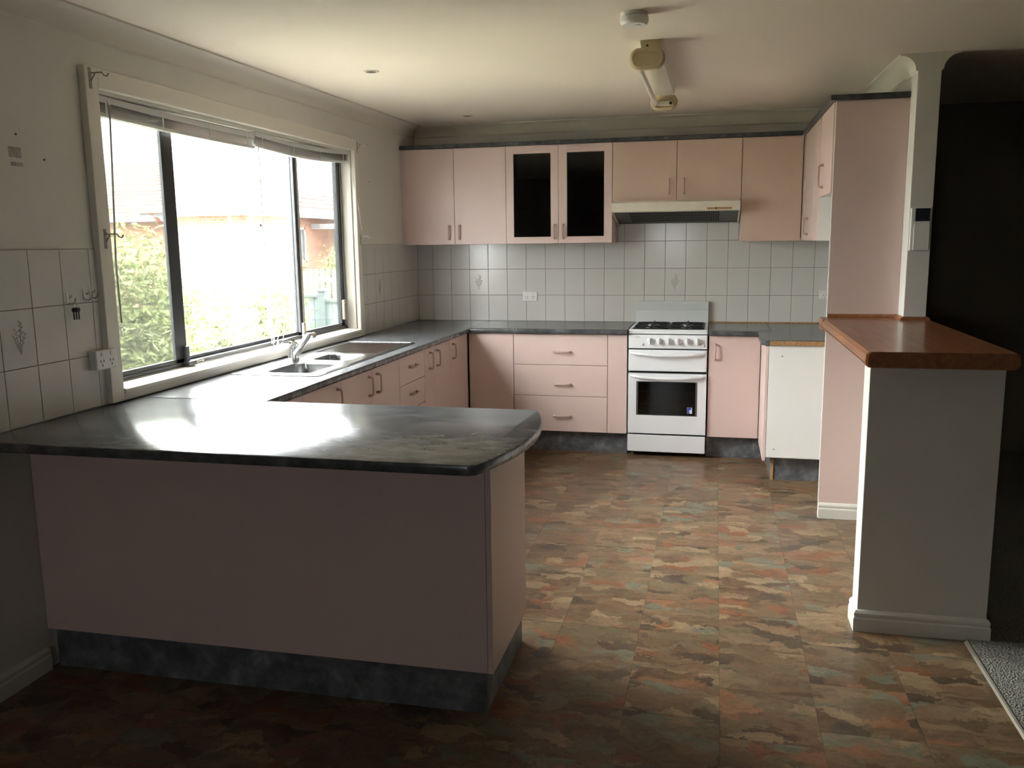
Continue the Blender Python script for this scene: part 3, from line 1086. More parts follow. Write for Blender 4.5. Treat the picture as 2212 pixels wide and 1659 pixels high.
# left run (faces right)
LUN = [
    ((-3.53, -3.217), 'd', None, 'narrow pink base cabinet next to the peninsula in the window run'),
    ((-3.217, -2.815), 'd', -2.865, 'pink base cabinet door left of the sink pair, under the window'),
    ((-2.815, -2.425), 'd', -2.475, 'left pink door cabinet of the pair under the sink'),
    ((-2.425, -2.020), 'd', -2.365, 'right pink door cabinet of the pair under the sink'),
    ((-2.020, -1.575), 'w', -1.80, 'pink drawer unit under the draining board'),
    ((-1.575, -1.395), 'd', -1.475, 'very narrow pink door cabinet right of the drawer unit under the draining board'),
    ((-1.395, -1.045), 'd', -1.335, 'pink door cabinet second from the corner in the window run'),
    ((-1.045, -0.612), 'd', -0.985, 'pink door cabinet next to the corner in the window run'),
]
for (ya, yb), kind, hy, lab in LUN:
    t = thing('base_cabinet', lab, 'cabinet', (0.3, (ya + yb) / 2, ZK))
    sink_here = ya < -1.6 and yb > -2.9
    ztop = 0.70 if sink_here else ZC - 0.001
    mb_ = MB().box(0.01, XL - DT - 0.002, ya + 0.001, yb - 0.001, ZK, ztop)
    if sink_here:
        mb_.box(XL - DT - 0.014, XL - DT - 0.002, ya + 0.001, yb - 0.001, ztop, ZC - 0.001)
    obj('body', mb_, 'carcass_white', t)
    if kind == 'd':
        d = door_x(t, ya, yb, ZK, ZC - 0.004, XL, 1)
        if hy:
            handle(d, (XL, hy, 0.778), '+x')
    else:
        zs = [ZK, 0.36, 0.535, 0.697, ZC - 0.004]
        for k in range(4):
            dr = door_x(t, ya, yb, zs[k], zs[k + 1], XL, 1, 'drawer')
            handle(dr, (XL, hy, (zs[k] + zs[k + 1]) / 2 + 0.01), '+x', 'h', 0.11)
tag(obj('kickboard', box(0.50, 0.516, -3.66, -0.50, 0.0, ZK - 0.003), 'kick_laminate'), 'mottled grey kickboard under the window run cabinets', 'kickboard')

# back run left of stove (faces camera)
t = thing('base_cabinet', 'plain pink corner cabinet crossed by a diagonal shadow', 'cabinet', (0.75, -0.3, ZK))
obj('body', box(0.58, 0.915, YB + DT + 0.002, -0.01, ZK, ZC - 0.001), 'carcass_white', t)
door_y(t, 0.582, 0.917, ZK, ZC - 0.004, YB)
t = thing('base_cabinet', 'wide pink three-drawer unit left of the stove', 'cabinet', (1.25, -0.3, ZK))
obj('body', box(0.918, 1.597, YB + DT + 0.002, -0.01, ZK, ZC - 0.001), 'carcass_white', t)
zs = [ZK, 0.415, 0.640, ZC - 0.004]
for k in range(3):
    dr = door_y(t, 0.918, 1.597, zs[k], zs[k + 1], YB, 'drawer')
    handle(dr, (1.271, YB, (0.271, 0.503, 0.736)[k]), '-y', 'h', 0.12)
t = thing('filler_panel', 'narrow pink filler panel between the three-drawer unit and the stove', 'panel', (1.667, -0.3, ZK))
obj('board', box(1.599, 1.733, YB, YB + DT, ZK + GP, ZC - 0.005), 'pink', t, 0.0015)
obj('return', box(1.715, 1.733, YB + DT, -0.01, ZK, ZC - 0.001), 'carcass_white', t)
tag(obj('kickboard', box(0.516, 1.733, -0.525, -0.509, 0.0, ZK - 0.003), 'kick_laminate'), 'mottled grey kickboard under the three-drawer unit left of the stove', 'kickboard')

# right of the stove
t = thing('base_cabinet', 'pink single-door base cabinet right of the stove', 'cabinet', (2.46, -0.3, ZK))
obj('body', box(2.292, 2.66, YB + DT + 0.002, -0.01, ZK, ZC - 0.001), 'carcass_white', t)
d = door_y(t, 2.290, 2.634, ZK, ZC - 0.004, YB); handle(d, (2.335, YB, 0.752), '-y', 'v', 0.105)
tag(obj('kickboard', box(2.288, 2.70, -0.525, -0.509, 0.0, ZK - 0.003), 'kick_laminate'), 'mottled grey kickboard under the cabinet right of the stove', 'kickboard')
XRB = 2.637
t = thing('base_cabinet', 'base cabinet with bare white end panel at the right end of the bench', 'cabinet', (2.95, -0.87, ZK))
obj('body', box(XRB + DT + 0.002, XR0 - 0.001, -1.122, -0.595, ZK, ZC - 0.001), 'carcass_white', t)
obj('end_panel', box(XRB + DT + 0.002, XR0 - 0.001, -1.138, -1.123, ZK + 0.008, ZC - 0.001), 'carcass_white', t)
door_x(t, -1.136, -0.60, ZK - 0.02, ZC - 0.004, XRB, -1)
for z_, x_ in ((0.80, 2.735), (0.215, 2.705)):
    obj('screw_hole', MB().lathe((x_, -1.138, z_), [(0.005, 0.0), (0.004, -0.002)], axis=1, n=8), 'latch_grey', t)
tag(obj('kickboard', box(2.712, XR0 - 0.001, -1.064, -1.048, 0.0, ZK - 0.003), 'kick_laminate'), 'mottled grey kickboard below the bare white end panel', 'kickboard')
kb = obj('kickboard', box(2.694, 2.710, -1.068, -0.527, 0.0, ZK - 0.024), 'kick_laminate')
tag(kb, 'thin kickboard edge-on below the pink door left of the white end panel', 'kickboard')
obj('raw_edge', box(2.694, 2.711, -1.0695, -1.068, 0.0, ZK - 0.02), 'chip', kb)


# bench tops ------------------------------------------------------------------
def nose(sign, front, z1, th, depth, r=0.011):
    """profile (d, z) with rounded front at 'front', going back 'depth' in direction -sign"""
    pts = []
    for k in range(7):
        a = math.pi / 2 * k / 6
        pts.append((front - sign * (r - r * math.sin(a)), z1 - r + r * math.cos(a)))
    for k in range(7):
        a = math.pi / 2 * k / 6
        pts.append((front - sign * (r - r * math.cos(a)), z1 - th + r - r * math.sin(a)))
    pts.append((front - sign * depth, z1 - th))
    pts.append((front - sign * depth, z1))
    return pts


SX0, SX1, SY0, SY1 = 0.062, 0.512, -2.935, -1.575     # sink rim
bt = MB()
bt.prism(nose(1, 0.602, ZBT, BT, 0.085), 1, -3.562, -0.003)
bt.box(0.008, 0.517, -3.562, SY0 + 0.02, ZC, ZBT).box(0.008, 0.517, SY1 - 0.02, -0.008, ZC, ZBT)
bt.box(0.008, SX0 + 0.02, SY0 + 0.02, SY1 - 0.02, ZC, ZBT).box(SX1 - 0.02, 0.517, SY0 + 0.02, SY1 - 0.02, ZC, ZBT)
tag(obj('worktop', bt, 'bench_laminate', sm=True), 'mottled grey bench top under the window holding the sink', 'worktop')
bt = MB()
bt.prism(nose(-1, -0.628, ZBT, BT, 0.08), 0, 0.6035, 1.736)
bt.box(0.6035, 1.736, -0.548, -0.008, ZC, ZBT)
tag(obj('worktop', bt, 'bench_laminate', sm=True), 'mottled grey bench top on the back wall left of the stove', 'worktop')

# right L-shaped top: back run + return with bare chipboard end
bt = MB()
bt.prism(nose(-1, -0.628, ZBT, BT, 0.08), 0, 2.287, 2.70)
bt.box(2.287, 2.70, -0.548, -0.022, ZC, ZBT)
rb = [(2.700, -0.022), (XR0 - 0.002, -0.022), (XR0 - 0.002, -1.150), (2.655, -1.150)]
for k in range(7):
    a = math.pi / 2 * k / 6
    rb.append((2.655 - 0.05 * math.sin(a), -1.10 - 0.05 * math.cos(a)))
rb += [(2.605, -0.66), (2.640, -0.628), (2.700, -0.628)]
bt.prism(rb, 2, ZC, ZBT)
br_ = obj('worktop', bt, 'bench_laminate', bevel=0.004)
tag(br_, 'L-shaped mottled grey bench top right of the stove with raw end', 'worktop')
obj('raw_edge', box(2.66, XR0 - 0.003, -1.1525, -1.150, ZC + 0.002, ZBT - 0.005), 'chip', br_)
tag(obj('bench_upstand', box(2.287, XR0 - 0.002, -0.020, -TT - 0.001, ZC, 0.908), 'chip'), 'thin timber packing strip between bench and tiles right of the stove', 'trim')

# peninsula top with bowed end
ip = [(0.006, -4.392), (1.668, -4.392)]
A, B_, C_ = Vector((1.690, -4.376)), Vector((1.768, -3.90)), Vector((1.700, -3.566))
# circle through three points
ax, ay, bx2, by2, cx2, cy2 = A.x, A.y, B_.x, B_.y, C_.x, C_.y
D_ = 2 * (ax * (by2 - cy2) + bx2 * (cy2 - ay) + cx2 * (ay - by2))
ux = ((ax**2 + ay**2) * (by2 - cy2) + (bx2**2 + by2**2) * (cy2 - ay) + (cx2**2 + cy2**2) * (ay - by2)) / D_
uy = ((ax**2 + ay**2) * (cx2 - bx2) + (bx2**2 + by2**2) * (ax - cx2) + (cx2**2 + cy2**2) * (bx2 - ax)) / D_
R_ = math.hypot(ax - ux, ay - uy)
a0, a1 = math.atan2(ay - uy, ax - ux), math.atan2(cy2 - uy, cx2 - ux)
for k in range(25):
    a = a0 + (a1 - a0) * k / 24
    ip.append((ux + R_ * math.cos(a), uy + R_ * math.sin(a)))
ip += [(1.690, -3.5645), (0.006, -3.5645)]
tag(obj('worktop', MB().prism(ip, 2, ZC, ZBT), 'bench_laminate', bevel=0.008, sm=True), 'large glossy grey peninsula bench top with bowed free end in the foreground', 'worktop')

# peninsula body
pn = thing('peninsula', 'pink panelled peninsula cabinet in the left foreground', 'cabinet', (0.83, -3.9, 0))
YI = -4.152
obj('front_panel', box(0.002, 1.648, YI, YI + 0.017, 0.152, ZC - 0.001), 'pink', pn, 0.001)
obj('end_panel', box(1.649, 1.667, YI, -3.66, 0.152, ZC - 0.001), 'pink', pn, 0.001)
obj('body', box(0.01, 1.647, YI + 0.019, -3.662, 0.155, ZC - 0.001), 'carcass_white', pn)
obj('rear_door', box(0.60, 1.12, -3.661, -3.643, 0.157, ZC - 0.005), 'pink', pn)
obj('rear_door', box(1.123, 1.647, -3.661, -3.643, 0.157, ZC - 0.005), 'pink', pn)
kb = MB().box(0.018, 1.637, YI + 0.022, YI + 0.038, 0.0, 0.151).box(1.621, 1.637, YI + 0.038, -3.60, 0.0, 0.151)
tag(obj('kickboard', kb, 'kick_laminate', None, 0.0008), 'dark mottled kickboard around the base of the peninsula', 'kickboard')

# ------------------------------------------------------------------ sink
sk_ = thing('kitchen_sink', 'stainless steel sink with two bowls and ribbed draining board', 'sink', (0.29, -2.25, ZBT))
ZS = ZBT + 0.004


def rr(x0, x1, y0, y1, r, n=5):
    pts = []
    for (cx, cy, s) in ((x1 - r, y1 - r, 0), (x0 + r, y1 - r, 1), (x0 + r, y0 + r, 2), (x1 - r, y0 + r, 3)):
        for k in range(n + 1):
            a = math.pi / 2 * (s + k / n)
            pts.append((cx + r * math.cos(a), cy + r * math.sin(a)))
    return pts


BW1 = (0.205, 0.455, -2.885, -2.515)
BW2 = (0.225, 0.455, -2.430, -2.165)
DRB = (0.105, 0.475, -2.11, -1.615)
# deck plate as tiles around the bowls (one mesh), rim flange
dk = MB()
zt = ZS
strips = [(SX0, SX1, SY0, BW1[2]), (SX0, SX1, BW1[3], BW2[2]), (SX0, SX1, BW2[3], DRB[2]), (SX0, SX1, DRB[3], SY1),
          (SX0, BW1[0], BW1[2], BW1[3]), (BW1[1], SX1, BW1[2], BW1[3]), (SX0, BW2[0], BW2[2], BW2[3]), (BW2[1], SX1, BW2[2], BW2[3]),
          (SX0, DRB[0], DRB[2], DRB[3]), (DRB[1], SX1, DRB[2], DRB[3])]
for (a, b, c, d) in strips:
    dk.box(a, b, c, d, ZBT + 0.0008, zt)
obj('deck', dk, 'steel', sk_)
rim = MB()
o1, o2 = rr(SX0 - 0.012, SX1 + 0.012, SY0 - 0.012, SY1 + 0.012, 0.03), rr(SX0 + 0.004, SX1 - 0.004, SY0 + 0.004, SY1 - 0.004, 0.02)
rim.loft([[(x, y, ZBT + 0.0006) for x, y in o1], [(x, y, ZBT + 0.003) for x, y in o1], [(x, y, ZS + 0.002) for x, y in o2], [(x, y, ZS - 0.001) for x, y in o2]], cap=False)
obj('rim', rim, 'steel', sk_, sm=True)


def bowl(bw, depth, name):
    x0, x1, y0, y1 = bw
    rings = []
    # corner fillers on deck + walls + bottom
    sq = rr(x0, x1, y0, y1, 0.0005)
    for (ins, z, r) in ((0.0, zt, 0.0005), (0.004, zt + 0.0008, 0.05), (0.010, zt - 0.006, 0.055), (0.018, zt - depth * 0.7, 0.06), (0.04, zt - depth, 0.05)):
        rings.append([(x, y, z) for x, y in rr(x0 + ins, x1 - ins, y0 + ins, y1 - ins, r)])
    mb_ = MB().loft(rings, cap=False)
    n = len(sq)
    mb_.f.append(tuple(range(4 * n, 5 * n)))
    o = obj(name, mb_, 'steel', sk_, sm=True)
    for p in o.data.polygons:
        p.use_smooth = True
    cxx, cyy = (x0 + x1) / 2, (y0 + y1) / 2
    obj('drain', MB().lathe((cxx, cyy, zt - depth), [(0.042, 0.0005), (0.042, 0.003), (0.03, 0.002), (0.028, -0.002)], n=20), 'chrome', o)


bowl(BW1, 0.16, 'large_bowl')
bowl(BW2, 0.13, 'small_bowl')
db = MB()
npt = 137
prof_d = []
for k in range(npt):
    u = k / (npt - 1)
    prof_d.append((DRB[0] + (DRB[1] - DRB[0]) * u, zt - 0.003 + 0.003 * math.cos(2 * math.pi * u * 17)))
db.loft([[(x, y, z - dz) for x, z in prof_d] for y, dz in ((DRB[2], 0.004), (DRB[3], 0.0))], cap=False, closed=False)
o = obj('draining_board', db, 'steel', sk_)
for p in o.data.polygons:
    p.use_smooth = True
obj('ledge_groove', box(SX0 + 0.022, SX0 + 0.048, SY0 + 0.05, -2.55, zt, zt + 0.0012), 'steel_dull', sk_)

# tap
tpn = thing('mixer_tap', 'chrome single-lever mixer tap behind the sink bowls', 'tap', (0.135, -2.43, ZS))
obj('base', MB().lathe((0.135, -2.43, ZS), [(0.033, 0), (0.033, 0.004), (0.028, 0.010), (0.027, 0.060), (0.029, 0.068), (0.029, 0.086), (0.020, 0.098), (0.0, 0.100)], n=20, cap=False), 'chrome', tpn, sm=True)
obj('spout', MB().tube([(0.140, -2.43, ZS + 0.03), (0.170, -2.435, ZS + 0.05), (0.205, -2.42, ZS + 0.105), (0.225, -2.415, ZS + 0.132), (0.242, -2.41, ZS + 0.132), (0.252, -2.41, ZS + 0.116)], [0.021, 0.020, 0.018, 0.016, 0.015, 0.014], 12), 'chrome', tpn, sm=True)
obj('lever', MB().tube([(0.135, -2.425, ZS + 0.092), (0.125, -2.46, ZS + 0.106), (0.115, -2.50, ZS + 0.104)], [0.016, 0.013, 0.009], 10, flat=0.8), 'chrome', tpn, sm=True)

# ------------------------------------------------------------------ stove
sv = thing('gas_stove', 'white freestanding gas stove with oven window and knobs', 'stove', (2.012, -0.3, 0))
S0, S1, SF = 1.744, 2.282, -0.600
obj('body', box(S0 + 0.004, S1 - 0.004, SF + 0.03, -0.03, 0.03, 0.868), 'black_gap', sv)
for (x_, y_) in ((S0 + 0.05, -0.50), (S1 - 0.05, -0.50), (S0 + 0.05, -0.08), (S1 - 0.05, -0.08)):
    obj('foot', MB().lathe((x_, y_, 0), [(0.015, 0), (0.012, 0.03)], n=10), 'black_gap', sv)
obj('side_panel', box(S0, S0 + 0.003, SF + 0.03, -0.03, 0.03, 0.868), 'enamel', sv)
obj('side_panel', box(S1 - 0.003, S1, SF + 0.03, -0.03, 0.03, 0.868), 'enamel', sv)
# hob
hb = MB()
hb.box(S0, S1, SF - 0.005, -0.035, 0.872, 0.888)
r_ = 0.022
hb.box(S0, S1, SF - 0.005, SF + 0.035, 0.888, 0.902).box(S0, S1, -0.075, -0.035, 0.888, 0.902)
hb.box(S0, S0 + r_, SF + 0.035, -0.075, 0.888, 0.902).box(S1 - r_, S1, SF + 0.035, -0.075, 0.888, 0.902)
obj('hob', hb, 'enamel', sv, 0.004)
XMID = (S0 + S1) / 2
for sx in (0, 1):
    xa = S0 + 0.026 if sx == 0 else XMID + 0.004
    xb = XMID - 0.004 if sx == 0 else S1 - 0.026
    obj('spill_tray', box(xa, xb, SF + 0.04, -0.08, 0.8885, 0.890), 'black_iron', sv)
    tv = MB()
    pts = rr(xa + 0.006, xb - 0.006, SF + 0.046, -0.086, 0.04)
    tv.tube([(x, y, 0.904) for x, y in pts] + [(pts[0][0], pts[0][1], 0.904)], 0.0065, 6)
    xm = (xa + xb) / 2
    for ym in (SF + 0.155, -0.195):
        for (dx, dy) in ((1, 0), (-1, 0), (0, 1), (0, -1)):
            e = (xb - xa) / 2 - 0.008 if dx else 0.118
            tv.box(xm + dx * 0.022 - abs(dy) * 0.004, xm + dx * e + abs(dy) * 0.004, ym + dy * 0.022 - abs(dx) * 0.004, ym + dy * e + abs(dx) * 0.004, 0.900, 0.918)
    obj('trivet', tv, 'black_iron', sv)
    for ym in (SF + 0.155, -0.195):
        bu = obj('burner', MB().lathe((xm, ym, 0.890), [(0.052, 0), (0.052, 0.004), (0.040, 0.008), (0.036, 0.014)], n=20), 'alu_burner', sv)
        obj('burner_cap', MB().lathe((xm, ym, 0.904), [(0.030, 0), (0.032, 0.003), (0.028, 0.006)], n=20), 'black_iron', bu)
# splashback
obj('splashback', MB().prism([(-0.030, 0.868), (-0.050, 0.905), (-0.040, 0.990), (-0.048, 1.048), (-0.040, 1.060), (-0.012, 1.060), (-0.012, 0.868)], 0, S0 + 0.002, S1 - 0.002), 'enamel_grey', sv, 0.003)
# control panel
obj('control_panel', MB().prism([(SF + 0.03, 0.866), (SF - 0.004, 0.866), (SF - 0.006, 0.770), (SF + 0.03, 0.770)], 0, S0 + 0.001, S1 - 0.001), 'enamel', sv, 0.006)
kx = [S0 + 0.148 + k * 0.0635 for k in range(5)] + [S0 + 0.470]
for x_ in kx:
    kn = obj('knob', MB().lathe((x_, SF - 0.006, 0.822), [(0.023, 0.002), (0.023, -0.006), (0.019, -0.010), (0.018, -0.012)], axis=1, n=20), 'enamel', sv, sm=True)
    obj('knob_grip', box(x_ - 0.005, x_ + 0.005, SF - 0.038, SF - 0.016, 0.800, 0.844), 'enamel', kn, 0.003)
for x_, z_ in ((S0 + 0.093, 0.800), (S1 - 0.030, 0.797)):
    obj('igniter_button', MB().lathe((x_, SF - 0.006, z_), [(0.009, 0.002), (0.009, -0.008), (0.006, -0.010)], axis=1, n=14), 'enamel', sv, sm=True)
lg = MB()
for k in range(8):
    if k == 2:
        continue
    lg.box(S0 + 0.050 + k * 0.0036, S0 + 0.0525 + k * 0.0036, SF - 0.0066, SF - 0.0055, 0.848, 0.852)
obj('maker_lettering', lg, 'pencil_grey', sv)


def bow_handle(parent, z, x0, x1, y):
    pts = []
    n = 14
    for k in range(n + 1):
        u = k / n
        x = x0 + (x1 - x0) * u
        s = math.sin(math.pi * u) ** 0.5 if 0 < u < 1 else 0
        pts.append((x, y - 0.002 - 0.036 * s, z - 0.012 * math.sin(math.pi * u)))
    return obj('handle', MB().tube(pts, [0.009] + [0.0105] * (n - 1) + [0.009], 10), 'enamel', parent, sm=True)


g_ = obj('grill_door', box(S0 + 0.001, S1 - 0.001, SF - 0.005, SF + 0.028, 0.611, 0.761), 'enamel', sv, 0.007)
bow_handle(g_, 0.738, S0 + 0.022, S1 - 0.022, SF - 0.005)
zo0, zo1 = 0.169, 0.595
xa, xb, za, zb = S0 + 0.058, S1 - 0.062, 0.300, 0.540
od = MB()
yf, yb_ = SF - 0.008, SF + 0.028
od.box(S0 + 0.001, xa, yf, yb_, zo0, zo1).box(xb, S1 - 0.001, yf, yb_, zo0, zo1).box(xa, xb, yf, yb_, zo0, za).box(xa, xb, yf, yb_, zb, zo1)
ov = obj('oven_door', od, 'enamel', sv)
obj('window_trim', box(xa, xa + 0.012, yf - 0.0015, yf + 0.01, za, zb).box(xb - 0.012, xb, yf - 0.0015, yf + 0.01, za, zb).box(xa + 0.012, xb - 0.012, yf - 0.001, yf + 0.01, za, za + 0.004).box(xa + 0.012, xb - 0.012, yf - 0.001, yf + 0.01, zb - 0.004, zb), 'oven_trim', ov)
obj('window_glass', box(xa + 0.012, xb - 0.012, yf + 0.004, yf + 0.008, za + 0.004, zb - 0.004), 'oven_glass', ov)
for z_ in (0.375, 0.465):
    obj('oven_rack', MB().tube([(xa + 0.02, yf + 0.022, z_), (xb - 0.02, yf + 0.022, z_)], 0.0025, 6), 'enamel_grey', ov)
bow_handle(ov, 0.578, S0 + 0.020, S1 - 0.022, yf)
stk = obj('sticker', box(S1 - 0.128, S1 - 0.094, yf + 0.0032, yf + 0.0040, 0.318, 0.362), 'sticker_white', ov)
obj('sticker_print', MB().prism([(S1 - 0.127, 0.319), (S1 - 0.108, 0.319), (S1 - 0.116, 0.338), (S1 - 0.098, 0.350), (S1 - 0.097, 0.361), (S1 - 0.127, 0.361)], 1, yf + 0.0028, yf + 0.0032), 'sticker_blue', stk)
obj('storage_drawer', box(S0 - 0.002, S1 - 0.002, SF - 0.002, SF + 0.028, 0.034, 0.155), 'enamel', sv, 0.004)

# ------------------------------------------------------------------ servery bar top (cedar)
ZW = 1.100
bar = thing('servery_top', 'polished reddish timber bar top on the servery half wall', 'bar top', (3.1, -2.5, 1.04))


def bar_ring(y, ins):
    x0, x1 = 2.864 + ins, 3.388 - ins
    r = 0.014
    return [(x0 + r, y, 1.041), (x0 + 0.002, y, 1.052), (x0, y, 1.068), (x0 + 0.003, y, 1.088), (x0 + r, y, ZW),
            (x1 - r, y, ZW), (x1 - 0.003, y, 1.088), (x1, y, 1.068), (x1 - 0.002, y, 1.052), (x1 - r, y, 1.041)]


yb0 = -3.285
obj('board', MB().loft([bar_ring(yb0 + 0.0, 0.012), bar_ring(yb0 + 0.004, 0.003), bar_ring(yb0 + 0.014, 0.0), bar_ring(YN - 0.001, 0.0)]), 'cedar', bar, 0.0)
obj('board_return', box(2.864, XR0 - 0.001, YN - 0.001, YP - 0.0005, 1.041, ZW), 'cedar', bar, 0.006)
obj('groove', box(2.8625, 2.8645, yb0 + 0.02, YP - 0.01, 1.058, 1.061), 'inside_dark', bar)
Q = [(0, 0), (0.018, 0), (0.016, 0.008), (0.010, 0.015), (0, 0.018)]
bd = MB()
bd.loft([[(2.903, YP - d, ZW + z) for d, z in Q], [(XR0 - d, YP - d, ZW + z) for d, z in Q],
         [(XR0 - d, YN - d, ZW + z) for d, z in Q], [(XR1 + d, YN - d, ZW + z) for d, z in Q]])
obj('beading', bd, 'cedar', bar)

# alarm keypad on the wall end
kp = thing('wall_keypad', 'white wall keypad with dark display on the wall end', 'keypad', (3.298, YN, 1.444))
obj('case', box(3.254, 3.342, YN - 0.026, YN, 1.446, 1.654), 'gpo_white', kp, 0.003)
obj('display', box(3.272, 3.338, YN - 0.028, YN - 0.026, 1.588, 1.650), 'screen_dark', kp)
obj('flap', box(3.268, 3.340, YN - 0.032, YN - 0.026, 1.448, 1.580), 'gpo_white', kp, 0.002)

# ------------------------------------------------------------------ ceiling fittings
bz = zc(-2.0)
fx = thing('fluorescent_batten', 'old cream fluorescent batten with one tube on the ceiling', 'ceiling light', (2.02, -1.98, 2.30))
YA, YBt = -2.62, -1.36
spn = MB()
spn.loft([[(1.985, YA - 0.004, zc(YA - 0.004) - 0.055), (2.065, YA - 0.004, zc(YA - 0.004) - 0.055), (2.075, YA - 0.004, zc(YA - 0.004) - 0.001), (1.975, YA - 0.004, zc(YA - 0.004) - 0.001)],
          [(1.985, YBt, zc(YBt) - 0.055), (2.065, YBt, zc(YBt) - 0.055), (2.075, YBt, zc(YBt) - 0.001), (1.975, YBt, zc(YBt) - 0.001)]])
obj('spine', spn, 'batten_white', fx)
obj('end_plate', box(1.982, 2.068, YA - 0.007, YA - 0.004, zc(YA) - 0.056, zc(YA) - 0.002), 'batten_cream', fx)
for yc, dz in ((YA, 0.0), (YBt, 0.0)):
    zz_ = 2.300

    def oval(hw, hh, y, cx=2.008):
        pts = []
        for k in range(20):
            a = 2 * math.pi * k / 20
            c_, s_ = math.cos(a), math.sin(a)
            pts.append((cx + (hw - hh) * (1 if c_ > 0 else -1) + hh * c_, y, zz_ + hh * s_))
        return pts
    cp_ = MB().loft([oval(0.078, 0.047, yc + 0.022), oval(0.078, 0.047, yc - 0.006), oval(0.068, 0.038, yc - 0.013), oval(0.062, 0.032, yc - 0.013), oval(0.058, 0.028, yc - 0.008)])
    e = obj('end_cap', cp_, 'batten_cream', fx)
    obj('lamp_holder', box(1.955, 2.06, yc + 0.02 if yc < -2 else yc - 0.03, yc + 0.035 if yc < -2 else yc - 0.012, 2.278, 2.300), 'batten_white', e)
obj('tube', MB().cyl((1.962, YA + 0.02, 2.290), (1.962, YBt - 0.012, 2.290), 0.013, 14), 'tube_glass', fx, sm=True)
obj('screw', MB().lathe((2.008, YA - 0.007, zc(YA) - 0.024), [(0.005, 0.0), (0.005, -0.002)], axis=1, n=8), 'slot_dark', fx)
obj('starter_hole', MB().lathe((2.048, YBt - 0.031, 2.289), [(0.009, 0.0), (0.009, -0.002)], axis=1, n=10), 'slot_dark', fx)

z_ = zc(-3.12)
sm_ = thing('smoke_detector', 'round white smoke detector on the ceiling in front of the batten', 'smoke detector', (1.996, -3.12, z_))
obj('base', MB().lathe((1.996, -3.12, z_), [(0.052, 0.0), (0.052, -0.012), (0.048, -0.014)], n=28), 'gpo_white', sm_)
obj('cover', MB().lathe((1.996, -3.12, z_), [(0.046, -0.012), (0.055, -0.018), (0.055, -0.036), (0.046, -0.046), (0.0, -0.047)], n=28, cap=False), 'gpo_white', sm_, sm=True)
obj('test_button', MB().lathe((2.012, -3.13, z_ - 0.0465), [(0.010, 0.0), (0.009, -0.002)], n=14), 'gpo_white', sm_)
for (x_, y_, lab) in ((0.587, -2.30, 'small recessed downlight on the ceiling above the sink'), (0.587, -0.52, 'small recessed downlight on the ceiling near the corner wall cabinet')):
    z_ = zc(y_)
    dl = thing('downlight', lab, 'downlight', (x_, y_, z_), 'recessed ceiling downlights')
    obj('trim_ring', MB().lathe((x_, y_, z_), [(0.040, 0), (0.039, -0.004), (0.030, -0.005), (0.027, -0.001)], n=24), 'hood_cream', dl)
    obj('lamp', MB().lathe((x_, y_, z_ - 0.0012), [(0.026, 0), (0.024, -0.0015)], n=20), 'slot_dark', dl)

# ------------------------------------------------------------------ outdoors
GZ = -0.65
struct('ground', box(-60, -0.11, -60, 60, GZ - 0.1, GZ).box(-0.11, 60, -60, -9.6, GZ - 0.1, GZ), 'lawn')


def shrub(c, rx, ry, h, n, mat, label, seed, leaf=0.075):
    rnd = random.Random(seed)
    t = thing('shrub', label, 'shrub', (c[0], c[1], GZ), 'shrubs outside the window')
    st = MB()
    tips = []
    for k in range(22):
        a = rnd.uniform(0, 2 * math.pi)
        q = rnd.uniform(0.2, 0.95)
        tip = Vector((c[0] + rx * q * math.cos(a), c[1] + ry * q * math.sin(a), GZ + h * rnd.uniform(0.5, 0.97) * (1 - 0.15 * q)))
        base = Vector((c[0] + 0.05 * math.cos(a), c[1] + 0.05 * math.sin(a), GZ))
        mid = (base + tip) / 2 + Vector((rnd.uniform(-.1, .1), rnd.uniform(-.1, .1), 0.15))
        st.tube([base, mid, tip], [0.02, 0.012, 0.004], 5)
        tips += [mid.lerp(tip, u) for u in (0.0, 0.2, 0.45, 0.7, 0.9, 1.0)]
    obj('stems', st, 'stem', t)
    lf = MB()
    for k in range(n):
        b = rnd.choice(tips)
        g = [max(-1.6, min(1.6, rnd.gauss(0, 1))) for _ in range(3)]
        p = b + Vector((g[0] * 0.13 * rx / 0.55, g[1] * 0.13 * ry / 0.55, g[2] * 0.14))
        p.x = max(c[0] - rx * 1.2, min(c[0] + rx * 1.2, p.x))
        p.y = max(c[1] - ry * 1.2, min(c[1] + ry * 1.2, p.y))
        a = rnd.uniform(0, 2 * math.pi)
        el = rnd.uniform(-0.4, 1.2)
        d = Vector((math.cos(a) * math.cos(el), math.sin(a) * math.cos(el), math.sin(el)))
        s = d.cross(Vector((rnd.gauss(0, 1), rnd.gauss(0, 1), rnd.gauss(0, 1)))).normalized()
        ln = leaf * rnd.uniform(0.6, 1.3)
        wd = ln * 0.13
        lf.add([p, p + d * ln * 0.5 + s * wd, p + d * ln, p + d * ln * 0.5 - s * wd], [(0, 1, 2, 3)])
    me = bpy.data.meshes.new('foliage')
    me.from_pydata([(v[0] - c[0], v[1] - c[1], v[2] - GZ) for v in lf.v], [], lf.f)
    me.materials.append(MATS[mat])
    o = put('foliage', me, (c[0], c[1], GZ), t)
    o['kind'] = 'stuff'
    return t


